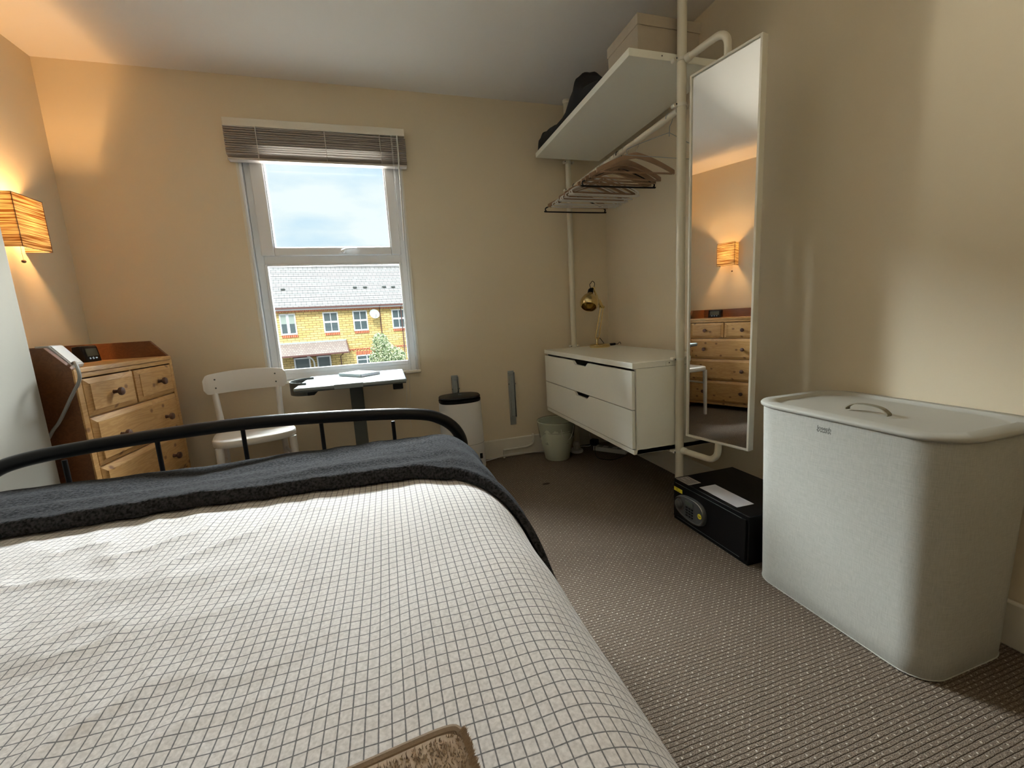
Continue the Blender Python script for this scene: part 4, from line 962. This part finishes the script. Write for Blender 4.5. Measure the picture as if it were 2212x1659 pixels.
bn = thing('waste_bin', 'pale green plastic waste bin under the far end of the cabinet', 'bin', (1.072, 2.635, 0))
rr = [[(r*math.cos(2*PI*k/40), r*math.sin(2*PI*k/40), z) for k in range(40)] for r, z in ((.080, .0), (.084, .004), (.101, .10), (.103, .10), (.118, .205), (.120, .205), (.127, .262), (.131, .263), (.131, .270), (.126, .270), (.112, .16), (.083, .01), (.0, .008))]
obj('bucket', MB().rings(rr, cap1=False), 'greenwhite', bn, ang=50)
rr = []
for i, (r, z) in enumerate([(.118, .20), (.131, .262), (.134, .274), (.129, .276), (.120, .25), (.105, .12)]):
    rr.append([((r+.003*nz(math.cos(2*PI*k/48)*3, math.sin(2*PI*k/48)*3, i))*math.cos(2*PI*k/48), (r+.003*nz(math.cos(2*PI*k/48)*3, math.sin(2*PI*k/48)*3, i))*math.sin(2*PI*k/48), z+(-.050*max(0, math.sin(2*PI*k/48*2+2.2)) if i == 0 else 0)) for k in range(48)])
obj('bin_liner', MB().rings(rr, cap0=False, cap1=False), 'liner', bn, ang=180)
obj('drawstring', MB().tube(smooth_path([(-.02, -.131, .235), (-.01, -.130, .19), (.02, -.126, .160), (.05, -.118, .165), (.075, -.11, .21), (.085, -.104, .245)], 6), .0016, 6), 'whitep', bn)

pi_ = obj('heating_pipe', MB().tube(smooth_path([(.955, D-.019, .142), (.953, D-.034, .138), (.952, D-.036, .112), (.940, D-.036, .080), (.905, D-.036, .066), (.85, D-.036, .062), (.74, D-.036, .060), (.728, D-.036, .052), (.726, D-.036, .002)], 6), .0075, 10), 'trim', None)
tag(pi_, 'white painted pipe bending along the skirting between dehumidifier and bin', 'pipe')
cb1 = obj('white_cable', MB().tube(smooth_path([(.58, D-.05, .004), (.66, D-.045, .012), (.73, D-.060, .030), (.85, D-.055, .028), (.98, D-.05, .012), (1.10, D-.06, .004), (1.22, D-.045, .004), (1.33, D-.045, .004), (1.38, D-.09, .02), (1.39, D-.06, .10)], 8), .0028, 6), 'whitep', None)
tag(cb1, 'thin white cable running along the skirting behind the bin', 'cable')
ex = thing('extension_lead', 'white extension socket bar on the carpet under the cabinet', 'extension lead', (1.46, 2.585, 0), math.radians(-50))
obj('socket_bar', MB().box(-.12, .12, -.028, .028, .0, .032), 'whitep', ex, bevel=.005)
for x in (-.07, .0, .07): obj('socket', MB().box(x-.016, x+.016, -.018, .018, .032, .0335), 'greyp', ex)
bpz = obj('black_plug', MB().obox((1.385, 2.682, .055), (.6, -.8, 0), (.8, .6, 0), (0, 0, 1), .026, .024, .020), 'blackp', None, bevel=.005)
tag(bpz, 'black plug standing on the end of the white extension bar', 'plug')
bc = obj('black_cable', MB().tube(smooth_path([(1.375, 2.655, .05), (1.345, 2.60, .02), (1.32, 2.53, .004), (1.32, 2.47, .004), (1.38, 2.42, .004), (1.46, 2.44, .004), (1.52, 2.46, .004)], 6), .0028, 6), 'blackp', None)
tag(bc, 'black cable looping on the carpet under the white cabinet', 'cable')
rd = thing('round_diffuser', 'small round white device on the carpet behind the waste bin', 'device', (1.245, 2.69, 0))
obj('round_base', MB().lathe([(0, 0), (.045, 0), (.048, .008), (.044, .018), (.01, .020), (0, .020)], seg=28, cap=False), 'whitep', rd); obj('top_part', MB().lathe([(.012, .019), (.02, .03), (.026, .055), (.018, .075), (0, .078)], seg=24, cap=False), 'whitep', rd)

# ------------------------------------------------------------------ outside
KX = 1.75; ZE = .9861
ang = math.atan2(.14351142, .98964866)
HO = Vector((0, 18*KX, 0))
def hz_(z): return ZE+KX*(z-ZE)
GZ = -3.9
gr_ = MB().box(-60, 60, D+3, 90, GZ-.2, GZ); struct('street', gr_, 'asphalt')
hs = thing('terraced_house', 'yellow brick terrace across the street with a grey tiled roof', 'house', HO, ang)
XLf, XRt = -26, 16
wallz = hz_(1.70)
def hb(mb, s0, s1, z0, z1, y0, y1): return mb.box(s0*KX, s1*KX, y0, y1, hz_(z0), hz_(z1))
wn = [(-3.72, -3.18, .81, 1.59, 'blind'), (-2.25, -1.70, .81, 1.59, 'grid'), (-1.17, -.62, .81, 1.60, 'grid'), (.33, .88, .81, 1.59, 'grid'), (-1.20, -.40, -.75, -.15, 'low')]
obj('brick_wall', MB().box(XLf, XRt, 0, 8.5, GZ, wallz), 'ybrick', hs, smooth=False)
dent = MB(); s = XLf/KX
while s < XRt/KX: hb(dent, s, s+.055, 1.625, 1.68, -.05, 0); s += .11
obj('dentil_course', dent, 'rbrick', hs, smooth=False)
obj('dentil_band', MB().box(XLf, XRt, -.08, 0, hz_(1.66), hz_(1.70)), 'rbrick', hs, smooth=False)
rh = 5.9; ez = hz_(1.80)
ys0, ys1, zr0, zr1 = -.45, 4.6, ez, 5.55
obj('main_roof', MB().prism([(ys0, zr0-.06), (ys1, zr1-.06), (9.6, zr0-.06), (9.6, zr0), (ys1, zr1), (ys0, zr0)], lambda a, c, t: (t, a, c), XLf, XRt), 'tile', hs, smooth=False)
obj('tile_courses', (lambda mb: [mb.prism([(ys0+(ys1-ys0)*i/19, zr0+(zr1-zr0)*i/19+.005), (ys0+(ys1-ys0)*i/19, zr0+(zr1-zr0)*i/19+.045), (ys0+(ys1-ys0)*(i+1)/19, zr0+(zr1-zr0)*(i+1)/19+.01)], lambda a, c, t: (t, a, c), XLf, XRt) for i in range(19)] and mb)(MB()), 'tile', hs, smooth=False)
obj('ridge_tiles', MB().box(XLf, XRt, ys1-.12, ys1+.12, zr1-.02, zr1+.09), 'tile', hs)
obj('fascia', MB().box(XLf, XRt, -.40, -.36, hz_(1.70), hz_(1.755)), 'extwhite', hs, smooth=False)
obj('soffit', MB().box(XLf, XRt, -.40, 0, hz_(1.695), hz_(1.70)), 'extwhite', hs, smooth=False)
obj('gutter', MB().box(XLf, XRt, -.52, -.40, hz_(1.745), hz_(1.80)), 'gutter', hs, smooth=False)
for s, zb in ((-.13, -.5), (.71, -2)):
    obj('downpipe', MB().tube([(s*KX, -.42, hz_(1.75)), (s*KX, -.10, hz_(1.62)), (s*KX, -.10, hz_(zb))], .035, 10), 'gutter', hs)
for s0, s1, z0, z1, kd in wn:
    w = MB(); t_ = .045
    hb(w, s0, s0+t_, z0, z1, -.03, .05); hb(w, s1-t_, s1, z0, z1, -.03, .05); hb(w, s0, s1, z1-t_, z1, -.03, .05); hb(w, s0, s1, z0, z0+t_*1.3, -.06, .05)
    cm = (s0+s1)/2; zm = z0+(z1-z0)*.52
    if kd == 'blind': hb(w, cm-.045, cm+.045, z0, z1, -.03, .05)
    elif kd == 'grid': hb(w, cm-.012, cm+.012, z0, z1, -.03, .05); hb(w, s0, s1, zm-.035, zm+.035, -.035, .05)
    else: hb(w, cm-.02, cm+.02, z0, z1, -.03, .05); hb(w, s0, s1, z1-.2, z1-.17, -.03, .05)
    wo = obj('window', w, 'extwhite', hs, smooth=False)
    g = MB(); hb(g, s0+t_, s1-t_, z0+t_, z1-t_, -.010, -.004); obj('pane', g, 'extglass', wo, smooth=False)
    if kd == 'blind':
        g = MB(); hb(g, s0+t_, cm-.045, zm, z1-t_, -.014, -.011); hb(g, cm+.045, s1-t_, zm, z1-t_, -.014, -.011); obj('roller_blind', g, 'blind_ext', wo, smooth=False)
    if kd != 'low':
        g = MB(); hb(g, s0+.02, s1+.01, z0-.10, z0-.01, -.04, 0); obj('soldier_sill', g, 'rbrick', hs, smooth=False)
    else:
        g = MB(); hb(g, s0, s1, z1+.01, z1+.16, -.03, 0); obj('soldier_lintel', g, 'rbrick', hs, smooth=False)
g = MB(); hb(g, -1.54, 8, .08, .12, -.05, 0)
s = -1.54
while s < 3: hb(g, s, s+.06, .04, .08, -.05, 0); s += .12
obj('string_course', g, 'rbrick', hs, smooth=False)
# porch roof
PO = -1.6
pf = lambda a, c, t: (t, a, c)
pz0, pz1 = hz_(.08), hz_(.50)
obj('porch_roof', MB().prism([(PO, pz0-.05), (0, pz1-.05), (0, pz1), (PO, pz0)], pf, -7.6*KX, -1.52*KX), 'slate2', hs, smooth=False)
obj('porch_flashing', MB().box(-7.6*KX, -1.50*KX, -.10, -.0, pz1-.10, pz1+.03), 'lead', hs)
obj('porch_gutter', MB().box(-7.6*KX, -1.55*KX, PO-.10, PO, pz0-.10, pz0-.01), 'gutter', hs)
obj('porch_bargeboard', MB().prism([(PO-.05, pz0-.12), (0, pz1-.14), (0, pz1+.02), (PO-.05, pz0+.02)], pf, -1.52*KX, -1.49*KX), 'gutter', hs, smooth=False)
for s0, s1, z1 in ((-3.42, -2.86, -.06), (-2.64, -2.14, -.05)):
    w = MB(); hb(w, s0, s0+.05, -1.9, z1, -.30, -.2); hb(w, s1-.05, s1, -1.9, z1, -.30, -.2); hb(w, s0, s1, z1-.05, z1, -.30, -.2)
    d_o = obj('door_frame', w, 'extwhite', hs, smooth=False)
    g = MB(); hb(g, s0+.05, s1-.05, -.75, z1-.05, -.24, -.22); obj('pane', g, 'extglass', d_o, smooth=False)
    g = MB(); hb(g, s0+.05, s1-.05, -1.9, -.75, -.26, -.21); obj('door_panel', g, 'lead', d_o, smooth=False)
g = MB(); hb(g, -3.45, -2.12, -.06, .05, -.24, -.2); obj('door_head_panel', g, 'render_pink', hs, smooth=False)
for s in (-2.75, -4.6):
    obj('porch_brace', MB().tube(smooth_path([(s*KX, -.22, hz_(-.6)), (s*KX, -.5, hz_(-.22)), (s*KX-.25, -1.2, hz_(.0)), (s*KX-.30, PO+.05, hz_(.02))], 5), .05, 8), 'extwhite', hs)
obj('porch_downpipe', MB().tube([(-1.70*KX, PO+.1, pz0-.1), (-1.78*KX, -.15, hz_(-.12)), (-1.78*KX, -.12, GZ)], .035, 8), 'gutter', hs)
for s, z in ((-3.34, 2.45), (-.84, 2.47), (-.46, 2.47), (.27, 2.47), (.62, 2.46)):
    t = (hz_(z)-ZE)/(zr1-zr0)
    f_ = None
    # depth on the roof slope seen at that height
    lo, hi = 0., 1.
    for _ in range(30):
        m_ = (lo+hi)/2; yy = ys0+(ys1-ys0)*m_; zz = zr0+(zr1-zr0)*m_
        if (zz-ZE)/(31.5+yy) < (hz_(z)-ZE)/31.5: lo = m_
        else: hi = m_
    yy = ys0+(ys1-ys0)*lo; zz = zr0+(zr1-zr0)*lo; k = (31.5+yy)/31.5
    obj('roof_vent', MB().box(s*KX*k-.13, s*KX*k+.13, yy-.16, yy+.10, zz-.02, zz+.11), 'dgrey', hs, bevel=.03)
ds = thing('satellite_dish', 'grey satellite dish on the brick wall across the street', 'satellite dish', HO, ang)
cx_, cz_ = -.38*KX, hz_(1.42)
obj('dish', MB().lathe([(0, .0), (.12, .012), (.24, .045), (.33, .09), (.335, .085), (.24, .035), (.12, .002), (0, -.008)], (cx_, -.50, cz_), Vector((.15, -.9, .35)), 28, cap=False), mat('dish_grey', (.50, .56, .56), .5), ds)
obj('feed_arm', MB().tube([(cx_, -.42, cz_-.30), (cx_+.05, -.85, cz_-.18), (cx_+.06, -.95, cz_+.0)], .018, 6), 'greyp', ds)
obj('wall_arm', MB().tube([(cx_, -.48, cz_), (cx_, -.30, cz_-.05), (cx_, .0, cz_-.12)], .025, 6), 'greyp', ds)
def shrub():
    t = thing('variegated_shrub', 'pale variegated shrub in front of the terrace seen low in the window', 'shrub', (0, 0, GZ))
    # world centre from the facade plane, pulled forward
    ex = Vector((.98964866, .14351142, 0)); n_ = Vector((-.14351142, .98964866, 0))
    def wp(s, z, f):      # a point seen at facade coords (s,z) but f of the way
        p = HO+ex*(s*KX)+Vector((0, 0, hz_(z)-HO.z)); e = Vector((0, 0, ZE)); return e+(p-e)*f
    F = .86; c = wp(-.02, -.2, F); t.location = (c.x, c.y, GZ)
    rnd = random.Random(5); mb = MB()
    blobs = [(-.22, .38, .30), (-.20, .05, .42), (-.05, -.25, .50), (.20, -.25, .42), (.45, -.35, .30), (-.35, -.35, .38), (-.1, -.8, .55), (.3, -.8, .5)]
    for i in range(9000):
        s, z, r = rnd.choice(blobs); p = wp(s, z, F); d = Vector((rnd.gauss(0, 1), rnd.gauss(0, 1), rnd.gauss(0, 1))).normalized()*r*KX*F*(rnd.random()**.25)*1.0
        p = p+Vector((d.x, d.y, d.z)); u = Vector((rnd.gauss(0, 1), rnd.gauss(0, 1), rnd.gauss(0, 1))).normalized(); v = u.orthogonal().normalized(); q = .055
        loc = p-t.location
        mb.add([loc-u*q, loc+v*q*.55, loc+u*q, loc-v*q*.55], [(0, 1, 2, 3)])
    obj('foliage', mb, 'leaf', t, smooth=False)
    obj('trunk', MB().tube([(0, 0, 0), (.05, 0, 1.2), (-.1, .1, 2.6), (-.2, 0, 3.6)], [.09, .07, .05, .03], 8), 'bark', t)
shrub()
